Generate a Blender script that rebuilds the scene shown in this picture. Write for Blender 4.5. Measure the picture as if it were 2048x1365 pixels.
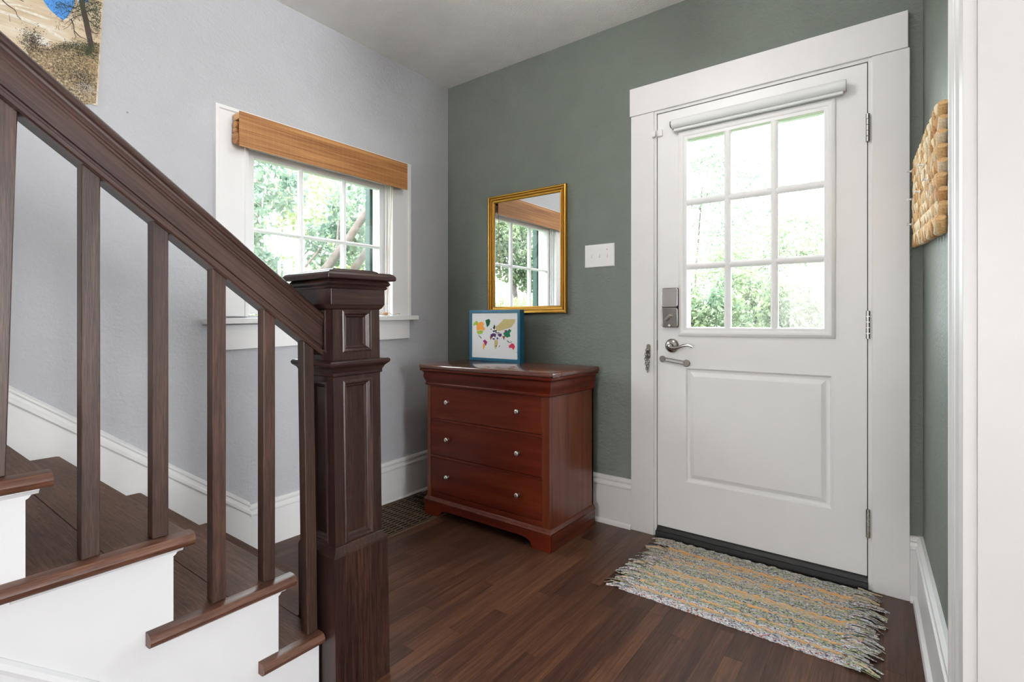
import bpy, bmesh, math, random
import numpy as np
from mathutils import Vector, Matrix

random.seed(7)
rng = np.random.default_rng(11)
R = math.radians
for o in list(bpy.data.objects):
    bpy.data.objects.remove(o, do_unlink=True)
scene = bpy.context.scene
COL = scene.collection

# ------------------------------------------------------------------ camera, sky, lights, exposure
F_PX, W_PX = 1030.0, 2048.0
cam_d = bpy.data.cameras.new('camera')
cam_d.sensor_width = 36.0
cam_d.lens = F_PX / W_PX * 36.0
cam_d.shift_y = -40.5 / W_PX
cam_d.clip_start = 0.02
cam = bpy.data.objects.new('camera', cam_d)
COL.objects.link(cam)
cam.location = (0, 0, 1.06)
cam.rotation_euler = (R(90), 0, math.atan2(0.6008, 0.7994))
scene.camera = cam

world = bpy.data.worlds.new('world')
scene.world = world
world.use_nodes = True
wn = world.node_tree.nodes
wn['Background'].inputs['Color'].default_value = (0.90, 0.955, 1.0, 1)
wn['Background'].inputs['Strength'].default_value = 17.0

def area(name, loc, rot, sx, sy, power, color=(1, 1, 1)):
    d = bpy.data.lights.new(name, 'AREA')
    d.shape = 'RECTANGLE'; d.size = sx; d.size_y = sy; d.energy = power; d.color = color
    o = bpy.data.objects.new(name, d); COL.objects.link(o)
    o.location = loc; o.rotation_euler = rot
    return o
# lamps added to fill the hall, standing in the openings behind the camera
area('fill_light_side', (6.38, -0.1, 1.30), (R(90), 0, R(90)), 2.4, 2.2, 440, (0.965, 0.985, 1.0))
area('fill_light_rear', (-0.3, -7.85, 1.25), (R(-90), R(180), 0), 3.6, 2.1, 650, (0.985, 0.995, 1.0))
# openings of the hall, to guide the sky light
for nm, loc, rot, sx_, sy_ in (('door_opening', (-0.53, 2.60, 1.48), (R(-90), 0, 0), 0.62, 0.98), ('window_opening', (-2.56, 1.57, 1.48), (R(90), 0, R(-90)), 0.82, 0.76)):
    po_ = area(nm, loc, rot, sx_, sy_, 1.0)
    po_.data.cycles.is_portal = True
sun_d = bpy.data.lights.new('sun', 'SUN')
sun_d.energy = 12.0; sun_d.angle = R(3); sun_d.color = (1.0, 0.96, 0.88)
sun = bpy.data.objects.new('sun', sun_d); COL.objects.link(sun)
sun.rotation_euler = Vector((-0.42, 0.50, -1.0)).to_track_quat('-Z', 'Y').to_euler()

scene.view_settings.view_transform = 'Standard'
scene.view_settings.look = 'None'
scene.view_settings.gamma = 1.0
scene.view_settings.use_curve_mapping = False
scene.view_settings.exposure = 0.0
scene.cycles.use_denoising = True
scene.cycles.max_bounces = 8
scene.cycles.diffuse_bounces = 5
scene.cycles.transparent_max_bounces = 12
scene.cycles.sample_clamp_indirect = 6.0
scene.cycles.caustics_reflective = False
scene.cycles.caustics_refractive = False

# ------------------------------------------------------------------ materials
def srgb(r, g, b):
    def f(c):
        c /= 255.0
        return c / 12.92 if c <= 0.04045 else ((c + 0.055) / 1.055) ** 2.4
    return (f(r), f(g), f(b), 1.0)

def new_mat(name):
    m = bpy.data.materials.new(name); m.use_nodes = True
    nt = m.node_tree
    return m, nt, nt.nodes['Principled BSDF']

def link(nt, a, b):
    nt.links.new(a, b)

def ramp(nt, stops):
    n = nt.nodes.new('ShaderNodeValToRGB')
    e = n.color_ramp.elements
    while len(e) < len(stops):
        e.new(0.5)
    for i, (p, c) in enumerate(stops):
        e[i].position = p; e[i].color = c
    return n

def coords(nt, scale, kind='Object', rand=False, rot=(0, 0, 0), tilt=0.0):
    tc = nt.nodes.new('ShaderNodeTexCoord')
    mp = nt.nodes.new('ShaderNodeMapping')
    mp.inputs['Scale'].default_value = scale
    mp.inputs['Rotation'].default_value = rot
    src = tc.outputs[kind]
    if tilt:
        pre = nt.nodes.new('ShaderNodeMapping'); pre.inputs['Rotation'].default_value = (tilt, 0, 0)
        link(nt, src, pre.inputs['Vector']); src = pre.outputs['Vector']
    link(nt, src, mp.inputs['Vector'])
    if rand:
        oi = nt.nodes.new('ShaderNodeObjectInfo')
        mu = nt.nodes.new('ShaderNodeVectorMath'); mu.operation = 'SCALE'
        mu.inputs[0].default_value = (37.0, 53.0, 91.0)
        link(nt, oi.outputs['Random'], mu.inputs['Scale'])
        link(nt, mu.outputs['Vector'], mp.inputs['Location'])
    return mp.outputs['Vector']

def noise(nt, vec, scale, detail=3.0, rough=0.55):
    n = nt.nodes.new('ShaderNodeTexNoise')
    n.inputs['Scale'].default_value = scale
    n.inputs['Detail'].default_value = detail
    n.inputs['Roughness'].default_value = rough
    link(nt, vec, n.inputs['Vector'])
    return n.outputs['Fac']

def bump(nt, bs, height, strength, dist):
    b = nt.nodes.new('ShaderNodeBump')
    b.inputs['Strength'].default_value = strength
    b.inputs['Distance'].default_value = dist
    link(nt, height, b.inputs['Height'])
    link(nt, b.outputs['Normal'], bs.inputs['Normal'])

def paint(name, col, rough=0.5, bscale=120.0, bstr=0.25, bdist=0.002, var=0.04, spec=0.5, lump=None):
    m, nt, bs = new_mat(name)
    v = coords(nt, (1, 1, 1))
    c1 = tuple(max(0, x * (1 - var)) for x in col[:3]) + (1,)
    c2 = tuple(min(1, x * (1 + var)) for x in col[:3]) + (1,)
    rp = ramp(nt, [(0.3, c1), (0.7, c2)])
    link(nt, noise(nt, v, 6.0, 4.0), rp.inputs['Fac'])
    link(nt, rp.outputs['Color'], bs.inputs['Base Color'])
    bs.inputs['Roughness'].default_value = rough
    bs.inputs['Specular IOR Level'].default_value = spec
    if bstr > 0:
        h = noise(nt, v, bscale, 4.0, 0.6)
        if lump:
            h2 = noise(nt, coords(nt, lump), 1.0, 5.0, 0.6)
            ad = nt.nodes.new('ShaderNodeMath'); ad.operation = 'ADD'
            link(nt, h, ad.inputs[0]); link(nt, h2, ad.inputs[1]); h = ad.outputs[0]
        bump(nt, bs, h, bstr, bdist)
    return m

def wood(name, dark, mid, light, axis, rough=0.35, grain=70.0, along=2.2, coat=0.0, rand=True, bstr=0.12, tone=0.0, spec=0.5, tilt=0.0, pores=0.0):
    """grain runs along the given local axis; tone spreads the brightness from piece to piece"""
    m, nt, bs = new_mat(name)
    s = [grain, grain, grain]; s[axis] = along
    v = coords(nt, tuple(s), rand=rand, tilt=tilt)
    n1 = noise(nt, v, 1.0, 6.0, 0.65)
    s2 = [min(grain * 0.12, 14.0)] * 3; s2[axis] = min(along * 0.6, 1.6)
    n2 = noise(nt, coords(nt, tuple(s2), rand=rand, tilt=tilt), 1.0, 3.0, 0.5)
    mx = nt.nodes.new('ShaderNodeMath'); mx.operation = 'MULTIPLY_ADD'
    link(nt, n1, mx.inputs[0]); mx.inputs[1].default_value = 0.62
    m2 = nt.nodes.new('ShaderNodeMath'); m2.operation = 'MULTIPLY'
    link(nt, n2, m2.inputs[0]); m2.inputs[1].default_value = 0.42
    link(nt, m2.outputs[0], mx.inputs[2])
    fac = mx.outputs[0]
    if tone:
        oi = nt.nodes.new('ShaderNodeObjectInfo')
        t = nt.nodes.new('ShaderNodeMath'); t.operation = 'MULTIPLY_ADD'
        link(nt, oi.outputs['Random'], t.inputs[0]); t.inputs[1].default_value = tone; t.inputs[2].default_value = -tone / 2
        a = nt.nodes.new('ShaderNodeMath'); a.operation = 'ADD'
        link(nt, fac, a.inputs[0]); link(nt, t.outputs[0], a.inputs[1]); fac = a.outputs[0]
    rp = ramp(nt, [(0.3, dark), (0.52, mid), (0.76, light)])
    link(nt, fac, rp.inputs['Fac'])
    colr = rp.outputs['Color']
    if pores:
        s3 = [grain * 2.4] * 3; s3[axis] = along * 4
        n3 = noise(nt, coords(nt, tuple(s3), rand=rand, tilt=tilt), 1.0, 2.0, 0.5)
        pr = ramp(nt, [(0.38, (1 - pores,) * 3 + (1,)), (0.52, (1, 1, 1, 1))])
        link(nt, n3, pr.inputs['Fac'])
        mm = nt.nodes.new('ShaderNodeMixRGB'); mm.blend_type = 'MULTIPLY'; mm.inputs['Fac'].default_value = 1.0
        link(nt, colr, mm.inputs['Color1']); link(nt, pr.outputs['Color'], mm.inputs['Color2']); colr = mm.outputs['Color']
        n1 = n3
    link(nt, colr, bs.inputs['Base Color'])
    bs.inputs['Roughness'].default_value = rough
    bs.inputs['Specular IOR Level'].default_value = spec
    bs.inputs['Coat Weight'].default_value = coat
    bs.inputs['Coat Roughness'].default_value = 0.12
    if bstr:
        bump(nt, bs, n1, bstr, 0.001)
    return m

def metal(name, col, rough, nscale=200.0):
    m, nt, bs = new_mat(name)
    v = coords(nt, (1, 1, 1))
    rp = ramp(nt, [(0.3, tuple(x * 0.88 for x in col[:3]) + (1,)), (0.7, col)])
    link(nt, noise(nt, v, nscale, 3.0), rp.inputs['Fac'])
    link(nt, rp.outputs['Color'], bs.inputs['Base Color'])
    bs.inputs['Metallic'].default_value = 1.0
    bs.inputs['Roughness'].default_value = rough
    return m

def glass_mat(name, tint=(0.97, 0.99, 0.98, 1), refl=0.06):
    m = bpy.data.materials.new(name); m.use_nodes = True
    nt = m.node_tree; nt.nodes.clear()
    out = nt.nodes.new('ShaderNodeOutputMaterial')
    mix = nt.nodes.new('ShaderNodeMixShader'); mix.inputs[0].default_value = refl
    t = nt.nodes.new('ShaderNodeBsdfTransparent'); t.inputs[0].default_value = tint
    g = nt.nodes.new('ShaderNodeBsdfGlossy'); g.inputs['Roughness'].default_value = 0.02
    link(nt, t.outputs[0], mix.inputs[1]); link(nt, g.outputs[0], mix.inputs[2]); link(nt, mix.outputs[0], out.inputs[0])
    return m

def flat(name, col, rough=0.7, var=0.12, nscale=60.0, spec=0.3, metallic=0.0):
    m, nt, bs = new_mat(name)
    v = coords(nt, (1, 1, 1))
    rp = ramp(nt, [(0.3, tuple(x * (1 - var) for x in col[:3]) + (1,)), (0.7, tuple(min(1, x * (1 + var)) for x in col[:3]) + (1,))])
    link(nt, noise(nt, v, nscale, 3.0), rp.inputs['Fac'])
    link(nt, rp.outputs['Color'], bs.inputs['Base Color'])
    bs.inputs['Roughness'].default_value = rough
    bs.inputs['Specular IOR Level'].default_value = spec
    bs.inputs['Metallic'].default_value = metallic
    return m

def leaf_mat(name, c1, c2, trans=0.35):
    m, nt, bs = new_mat(name)
    v = coords(nt, (1, 1, 1))
    rp = ramp(nt, [(0.35, c1), (0.65, c2)])
    link(nt, noise(nt, v, 2.2, 5.0, 0.7), rp.inputs['Fac'])
    link(nt, rp.outputs['Color'], bs.inputs['Base Color'])
    bs.inputs['Roughness'].default_value = 0.55
    tr = nt.nodes.new('ShaderNodeBsdfTranslucent')
    link(nt, rp.outputs['Color'], tr.inputs['Color'])
    mix = nt.nodes.new('ShaderNodeMixShader'); mix.inputs[0].default_value = trans
    link(nt, bs.outputs[0], mix.inputs[1]); link(nt, tr.outputs[0], mix.inputs[2])
    link(nt, mix.outputs[0], nt.nodes['Material Output'].inputs['Surface'])
    return m

M = {}
M['grey_wall'] = paint('grey_plaster', (0.470, 0.474, 0.498, 1), 0.6, 85.0, 0.55, 0.006, 0.03, 0.3, lump=(30, 30, 60))
M['green_wall'] = paint('green_plaster', (0.130, 0.147, 0.127, 1), 0.55, 85.0, 0.55, 0.006, 0.05, 0.3, lump=(30, 30, 60))
M['ceiling'] = paint('ceiling_paint', (0.86, 0.85, 0.84, 1), 0.85, 130.0, 0.7, 0.007, 0.04, 0.2)
M['room_wall'] = paint('room_paint', (0.42, 0.42, 0.42, 1), 0.7, 90.0, 0.25, 0.003, 0.03, 0.3)
M['trim'] = paint('white_trim_paint', (0.76, 0.755, 0.755, 1), 0.32, 40.0, 0.06, 0.002, 0.02, 0.45)
M['door'] = paint('white_door_paint', (0.84, 0.84, 0.845, 1), 0.35, 60.0, 0.04, 0.001, 0.015, 0.45)
M['stair_white'] = paint('white_stair_paint', (0.62, 0.62, 0.63, 1), 0.38, 30.0, 0.10, 0.003, 0.02, 0.4)
FD, FM, FL = (0.027, 0.0118, 0.0080, 1), (0.068, 0.029, 0.0175, 1), (0.165, 0.074, 0.036, 1)
M['plank'] = wood('stained_oak_floor', FD, FM, FL, 1, 0.36, 150, 4.0, 0.0, True, 0.10, tone=0.16, spec=0.20, pores=0.25)
M['floor_base'] = flat('floor_gap', (0.016, 0.010, 0.008, 1), 0.8)
M['tread'] = wood('oak_tread', (0.044, 0.020, 0.0125, 1), (0.108, 0.052, 0.032, 1), (0.200, 0.104, 0.063, 1), 0, 0.50, 210, 6.0, 0.0, True, 0.10, spec=0.14, pores=0.35)
M['nosing'] = wood('oak_nosing', (0.034, 0.013, 0.0085, 1), (0.088, 0.036, 0.022, 1), (0.19, 0.092, 0.054, 1), 1, 0.36, 230, 7.0, 0.0, True, 0.10, spec=0.4, pores=0.35)
D1, D2, D3 = (0.0065, 0.0034, 0.0030, 1), (0.0265, 0.0118, 0.0094, 1), (0.084, 0.033, 0.0215, 1)
M['newel_z'] = wood('dark_oak_upright', D1, D2, D3, 2, 0.30, 170, 5.0, 0.0, True, 0.14, spec=0.34, pores=0.5)
M['newel_h'] = wood('dark_oak_level', D1, D2, D3, 1, 0.30, 170, 5.0, 0.0, True, 0.14, spec=0.34, pores=0.5)
M['rail'] = wood('dark_oak_rail', (0.018, 0.0085, 0.0070, 1), (0.046, 0.0225, 0.0180, 1), (0.105, 0.050, 0.037, 1), 1, 0.26, 150, 3.0, 0.12, True, 0.06, tilt=math.atan(0.772), pores=0.3, spec=0.36)
M['baluster'] = wood('dark_oak_baluster', (0.017, 0.0085, 0.0065, 1), (0.044, 0.0215, 0.0155, 1), (0.110, 0.052, 0.033, 1), 2, 0.38, 230, 7.0, 0.0, True, 0.15, tone=0.12, spec=0.35, pores=0.4)
M['chest_x'] = wood('cherry_front', (0.050, 0.0066, 0.0028, 1), (0.090, 0.0128, 0.0050, 1), (0.172, 0.036, 0.0125, 1), 0, 0.28, 16, 1.2, 0.0, True, 0.0, spec=0.16)
M['chest_z'] = wood('cherry_side', (0.070, 0.0138, 0.0060, 1), (0.122, 0.028, 0.0115, 1), (0.200, 0.060, 0.025, 1), 2, 0.25, 22, 1.4, 0.10, True, 0.0, spec=0.3)
M['chest_y'] = wood('cherry_edge', (0.056, 0.0098, 0.0042, 1), (0.096, 0.0195, 0.0080, 1), (0.150, 0.042, 0.0165, 1), 1, 0.25, 22, 1.4, 0.10, True, 0.0, spec=0.3)
M['chest_top'] = wood('cherry_top', (0.050, 0.012, 0.0068, 1), (0.090, 0.026, 0.014, 1), (0.15, 0.052, 0.029, 1), 0, 0.15, 20, 1.4, 0.5, True, 0.0)
M['nickel'] = metal('brushed_nickel', (0.40, 0.38, 0.355, 1), 0.24)
M['nickel_dark'] = metal('aged_nickel', (0.20, 0.18, 0.165, 1), 0.34)
M['knob'] = metal('pewter_knob', (0.62, 0.59, 0.54, 1), 0.28)
M['gold'] = metal('gilt_frame', (0.50, 0.265, 0.048, 1), 0.33, 40.0)
M['gold'].node_tree.nodes['Principled BSDF'].inputs['Metallic'].default_value = 0.9
M['mirror'] = metal('mirror_silver', (0.95, 0.96, 0.955, 1), 0.0)
M['glass'] = glass_mat('window_glass')
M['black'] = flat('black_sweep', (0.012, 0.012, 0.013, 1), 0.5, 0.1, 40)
M['sill_metal'] = flat('dark_sill_metal', (0.016, 0.016, 0.017, 1), 0.4, 0.1, 60, 0.4, 0.0)
M['plastic'] = flat('white_plastic', (0.80, 0.80, 0.80, 1), 0.35, 0.01, 20, 0.5)
M['clear_pin'] = flat('pale_plastic', (0.82, 0.82, 0.83, 1), 0.15, 0.02, 40, 0.7)
M['shade_white'] = flat('white_shade_fabric', (0.76, 0.775, 0.79, 1), 0.6, 0.02, 300)
M['teal'] = flat('teal_lacquer', (0.0075, 0.105, 0.185, 1), 0.35, 0.08, 20, 0.5)
M['paper'] = flat('white_paper', (0.74, 0.73, 0.725, 1), 0.75, 0.015, 90)
M['grate'] = flat('brown_iron', (0.125, 0.078, 0.048, 1), 0.5, 0.25, 120, 0.5, 0.35)
M['pit_shade'] = flat('duct_shade', (0.006, 0.005, 0.004, 1), 0.9)
M['cork_a'] = flat('cork_light', (0.56, 0.35, 0.165, 1), 0.85, 0.28, 260)
M['cork_b'] = flat('cork_tan', (0.44, 0.235, 0.10, 1), 0.85, 0.30, 260)
M['cork_c'] = flat('cork_pale', (0.68, 0.55, 0.37, 1), 0.85, 0.22, 260)
M['cord'] = flat('tan_cord', (0.45, 0.30, 0.15, 1), 0.8)
M['knob_wood'] = flat('light_wood_bead', (0.48, 0.28, 0.13, 1), 0.5)
M['cork_board'] = flat('board_wood', (0.40, 0.27, 0.15, 1), 0.7)

def bamboo():
    m, nt, bs = new_mat('woven_bamboo')
    v = coords(nt, (18, 3.0, 330))
    n1 = noise(nt, v, 1.0, 4.0, 0.6)
    n2 = noise(nt, coords(nt, (4, 1.6, 60)), 1.0, 3.0, 0.5)
    ad = nt.nodes.new('ShaderNodeMath'); ad.operation = 'ADD'
    link(nt, n1, ad.inputs[0]); link(nt, n2, ad.inputs[1])
    hf = nt.nodes.new('ShaderNodeMath'); hf.operation = 'MULTIPLY'; hf.inputs[1].default_value = 0.5
    link(nt, ad.outputs[0], hf.inputs[0])
    rp = ramp(nt, [(0.36, (0.17, 0.060, 0.015, 1)), (0.5, (0.33, 0.138, 0.040, 1)), (0.64, (0.50, 0.25, 0.088, 1))])
    link(nt, hf.outputs[0], rp.inputs['Fac'])
    # upright stitching threads
    wv = nt.nodes.new('ShaderNodeTexWave'); wv.wave_type = 'BANDS'; wv.bands_direction = 'Y'
    wv.inputs['Scale'].default_value = 11.0; wv.inputs['Distortion'].default_value = 0.0
    link(nt, coords(nt, (1, 1, 1)), wv.inputs['Vector'])
    st = ramp(nt, [(0.965, (0, 0, 0, 1)), (0.995, (0.09, 0.09, 0.09, 1))])
    link(nt, wv.outputs['Fac'], st.inputs['Fac'])
    mx = nt.nodes.new('ShaderNodeMixRGB')
    link(nt, st.outputs['Color'], mx.inputs['Fac']); link(nt, rp.outputs['Color'], mx.inputs['Color1'])
    mx.inputs['Color2'].default_value = (0.60, 0.40, 0.20, 1)
    link(nt, mx.outputs['Color'], bs.inputs['Base Color'])
    bs.inputs['Roughness'].default_value = 0.55
    bump(nt, bs, n1, 0.4, 0.002)
    return m
M['bamboo'] = bamboo()

# ------------------------------------------------------------------ mesh helpers
class MB:
    def __init__(s): s.v = []; s.f = []; s.m = []
    def add(s, verts, faces, mi=0):
        b = len(s.v); s.v += [tuple(p) for p in verts]
        s.f += [tuple(i + b for i in f) for f in faces]; s.m += [mi] * len(faces)
        return s
    def box(s, x0, x1, y0, y1, z0, z1, mi=0):
        v = [(x, y, z) for z in (z0, z1) for y in (y0, y1) for x in (x0, x1)]
        return s.add(v, [(0, 2, 3, 1), (4, 5, 7, 6), (0, 1, 5, 4), (2, 6, 7, 3), (0, 4, 6, 2), (1, 3, 7, 5)], mi)
    def hexa(s, bot, top, mi=0):
        """bot, top: four points each, counter-clockwise from above"""
        return s.add(list(bot) + list(top), [(3, 2, 1, 0), (4, 5, 6, 7), (0, 1, 5, 4), (1, 2, 6, 5), (2, 3, 7, 6), (3, 0, 4, 7)], mi)
    def prism(s, poly, org, u, v, n, length, mi=0):
        """2-D polygon in the (u, v) plane at org, pushed along n"""
        org, u, v, n = map(Vector, (org, u, v, n)); k = len(poly)
        a = [org + u * p[0] + v * p[1] for p in poly]
        b = [p + n * length for p in a]
        f = [tuple(range(k))[::-1], tuple(range(k, 2 * k))] + [(i, (i + 1) % k, k + (i + 1) % k, k + i) for i in range(k)]
        return s.add(a + b, f, mi)
    def ring(s, org, u, v, n, w, h, prof, closed=True, mi=0):
        """mitred rectangular moulding: prof = [(inset, out)], u/v in plane, n outwards"""
        org, u, v, n = map(Vector, (org, u, v, n)); k = len(prof)
        vs = []
        for (i, d) in prof:
            for (a, b) in ((i, i), (w - i, i), (w - i, h - i), (i, h - i)):
                vs.append(org + u * a + v * b + n * d)
        fs = []
        for j in range(k if closed else k - 1):
            j2 = (j + 1) % k
            for c in range(4):
                c2 = (c + 1) % 4
                fs.append((j * 4 + c, j * 4 + c2, j2 * 4 + c2, j2 * 4 + c))
        return s.add(vs, fs, mi)
    def stack(s, cx, cy, prof, mi=0):
        """square stack: prof = [(half_x, half_y, z)] from below upwards"""
        vs = []
        for (hx, hy, z) in prof:
            vs += [(cx - hx, cy - hy, z), (cx + hx, cy - hy, z), (cx + hx, cy + hy, z), (cx - hx, cy + hy, z)]
        fs = [(3, 2, 1, 0)]
        for j in range(len(prof) - 1):
            for c in range(4):
                c2 = (c + 1) % 4
                fs.append((j * 4 + c, j * 4 + c2, j * 4 + 4 + c2, j * 4 + 4 + c))
        t = (len(prof) - 1) * 4
        fs.append((t, t + 1, t + 2, t + 3))
        return s.add(vs, fs, mi)
    def tube(s, pts, r, seg=8, mi=0, caps=True):
        pts = [Vector(p) for p in pts]; k = len(pts)
        rr = r if isinstance(r, (list, tuple)) else [r] * k
        vs = []; prev = None
        for i, p in enumerate(pts):
            t = (pts[min(i + 1, k - 1)] - pts[max(i - 1, 0)]).normalized()
            if prev is None:
                a = t.orthogonal().normalized()
            else:
                a = (prev - t * prev.dot(t)); a = a.normalized() if a.length > 1e-6 else t.orthogonal().normalized()
            prev = a; b = t.cross(a)
            for j in range(seg):
                q = 2 * math.pi * j / seg
                vs.append(p + (a * math.cos(q) + b * math.sin(q)) * rr[i])
        fs = []
        for i in range(k - 1):
            for j in range(seg):
                j2 = (j + 1) % seg
                fs.append((i * seg + j, i * seg + j2, (i + 1) * seg + j2, (i + 1) * seg + j))
        if caps:
            fs.append(tuple(range(seg))[::-1]); fs.append(tuple(range((k - 1) * seg, k * seg)))
        return s.add(vs, fs, mi)
    def lathe(s, org, axis, prof, seg=20, mi=0):
        """prof = [(along, radius)] about axis"""
        org, ax = Vector(org), Vector(axis).normalized()
        a = ax.orthogonal().normalized(); b = ax.cross(a); vs = []
        for (d, r) in prof:
            for j in range(seg):
                q = 2 * math.pi * j / seg
                vs.append(org + ax * d + (a * math.cos(q) + b * math.sin(q)) * max(r, 1e-5))
        fs = []
        for i in range(len(prof) - 1):
            for j in range(seg):
                j2 = (j + 1) % seg
                fs.append((i * seg + j, i * seg + j2, (i + 1) * seg + j2, (i + 1) * seg + j))
        fs.append(tuple(range(seg))[::-1]); fs.append(tuple(range((len(prof) - 1) * seg, len(prof) * seg)))
        return s.add(vs, fs, mi)
    def mesh(s, name, mats, org=(0, 0, 0), smooth=None):
        me = bpy.data.meshes.new(name)
        ox, oy, oz = org
        me.from_pydata([(x - ox, y - oy, z - oz) for x, y, z in s.v], [], s.f)
        for mt in (mats if isinstance(mats, (list, tuple)) else [mats]):
            me.materials.append(mt)
        if max(s.m, default=0) > 0:
            me.polygons.foreach_set('material_index', s.m)
        bm = bmesh.new(); bm.from_mesh(me); bmesh.ops.recalc_face_normals(bm, faces=bm.faces); bm.to_mesh(me); bm.free()
        if smooth:
            me.shade_smooth(); me.set_sharp_from_angle(angle=R(smooth))
        me.update()
        return me

ORG = {}
def tag(o, label=None, cat=None, group=None, kind=None):
    if label: o['label'] = label
    if cat: o['category'] = cat
    if group: o['group'] = group
    if kind: o['kind'] = kind
    return o

def thing(name, label, cat, loc=(0, 0, 0), group=None, kind=None, rotz=0.0):
    o = bpy.data.objects.new(name, None); COL.objects.link(o)
    o.empty_display_size = 0.05
    o.location = loc; o.rotation_euler = (0, 0, rotz)
    ORG[o.name] = Vector(loc)
    return tag(o, label, cat, group, kind)

def part(name, mb, mat, parent=None, smooth=None, bevel=0.0, seg=2, label=None, local=False, kind=None):
    """mesh given in world coordinates (or in the parent's own with local=True)"""
    org = (0, 0, 0) if (local or parent is None) else ORG[parent.name]
    me = mb.mesh(name, mat, org, smooth)
    o = bpy.data.objects.new(name, me); COL.objects.link(o)
    if parent is not None:
        o.parent = parent; ORG[o.name] = ORG[parent.name]
    else:
        ORG[o.name] = Vector((0, 0, 0))
    if bevel:
        b = o.modifiers.new('bevel', 'BEVEL'); b.width = bevel; b.segments = seg
        b.limit_method = 'ANGLE'; b.angle_limit = R(40); b.harden_normals = False
    if label: o['label'] = label
    if kind: o['kind'] = kind
    return o

def piece(name, me, loc, parent, rot=(0, 0, 0)):
    """a piece sharing its mesh with others; loc in world coordinates"""
    o = bpy.data.objects.new(name, me); COL.objects.link(o)
    if parent is not None:
        o.parent = parent; ORG[o.name] = ORG[parent.name]
        loc = Vector(loc) - ORG[parent.name]
    o.location = loc; o.rotation_euler = rot
    return o

def struct(name, mb, mat, label, cat, bevel=0.0, smooth=None):
    return tag(part(name, mb, mat, None, smooth, bevel), label, cat, None, 'structure')

# ------------------------------------------------------------------ the room
XL = -2.392           # grey wall
YB = 2.475            # green wall with the door
ZC = 2.60             # ceiling
def xr(y):            # green wall at the right runs slightly askew
    return 0.072 + 0.042 * (YB - y)
NEAR_Y = 1.344        # the cased opening beside it
RX, RY = 6.5, -8.0    # far walls of the room behind the camera

# floor: a sub-floor with every board in view as a piece
fb = MB().box(XL - 0.1, RX + 0.1, RY - 0.1, YB + 0.2, -0.08, -0.012)
floor = struct('floor', fb, M['floor_base'], 'dark stained narrow oak strip floor of the entry hall', 'floor')
PW = 0.0572
rest = MB()
x = XL + 0.005
strip = 0
bank = {}
while x < RX:
    w = PW - 0.0004
    # seams along the strip
    y = -0.2 - random.random() * 0.8
    y_first = y
    while y < YB + 0.02:
        L = random.choice((0.42, 0.58, 0.74, 0.92, 1.1))
        y1 = min(y + L, YB + 0.10)
        seen = (x < 0.12 and y1 > 1.02) or (x < -2.0 and y1 > 0.98)
        if seen:
            key = round(y1 - y, 3)
            if key not in bank:
                b = MB().box(0, w, 0, key - 0.0005, -0.013, 0.0)
                bank[key] = b.mesh('plank', M['plank'])
            o = piece('plank', bank[key], (x, y, random.uniform(-0.00025, 0.0)), floor)
        else:
            rest.box(x, x + w, y, y1 - 0.0008, -0.013, 0.0)
        y = y1
    yy = RY
    rest.box(x, x + w, yy, y_first - 0.0008, -0.013, 0.0)
    x += PW
part('far_boards', rest, M['plank'], floor, kind='stuff')

# ceiling
struct('ceiling', MB().box(XL - 0.15, RX + 0.15, RY - 0.15, YB + 0.15, ZC, ZC + 0.15), M['ceiling'],
       'pale grey textured plaster ceiling', 'ceiling')

# grey wall with the window opening
WY0, WY1, WZ0, WZ1 = 1.150, 1.995, 1.085, 1.872
wl = MB()
wl.box(XL - 0.15, XL, RY - 0.15, WY0, -0.1, ZC + 0.02)
wl.box(XL - 0.15, XL, WY1, YB + 0.15, -0.1, ZC + 0.02)
wl.box(XL - 0.15, XL, WY0, WY1, -0.1, WZ0)
wl.box(XL - 0.15, XL, WY0, WY1, WZ1, ZC + 0.02)
struct('wall_left', wl, M['grey_wall'], 'light grey plaster wall beside the stairs with a small window', 'wall')

# green wall with the door opening
DX0, DX1, DZ1 = -0.972, -0.080, 2.096
wb = MB()
wb.box(XL - 0.02, DX0, YB, YB + 0.15, -0.1, ZC + 0.02)
wb.box(DX1, 0.30, YB, YB + 0.15, -0.1, ZC + 0.02)
wb.box(DX0, DX1, YB, YB + 0.15, DZ1, ZC + 0.02)
wb.box(DX0, DX1, YB, YB + 0.15, -0.1, 0.0)
struct('wall_back', wb, M['green_wall'], 'sage green plaster wall around the white front door', 'wall')

# green wall at the right, a little askew
wr = MB()
ya, yb_ = NEAR_Y + 0.02, YB + 0.02
wr.hexa([(xr(ya), ya, -0.1), (xr(ya) + 0.14, ya, -0.1), (xr(yb_) + 0.14, yb_, -0.1), (xr(yb_), yb_, -0.1)],
        [(xr(ya), ya, ZC + 0.02), (xr(ya) + 0.14, ya, ZC + 0.02), (xr(yb_) + 0.14, yb_, ZC + 0.02), (xr(yb_), yb_, ZC + 0.02)])
struct('wall_right', wr, M['green_wall'], 'narrow sage green wall carrying the cork board', 'wall')

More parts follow.
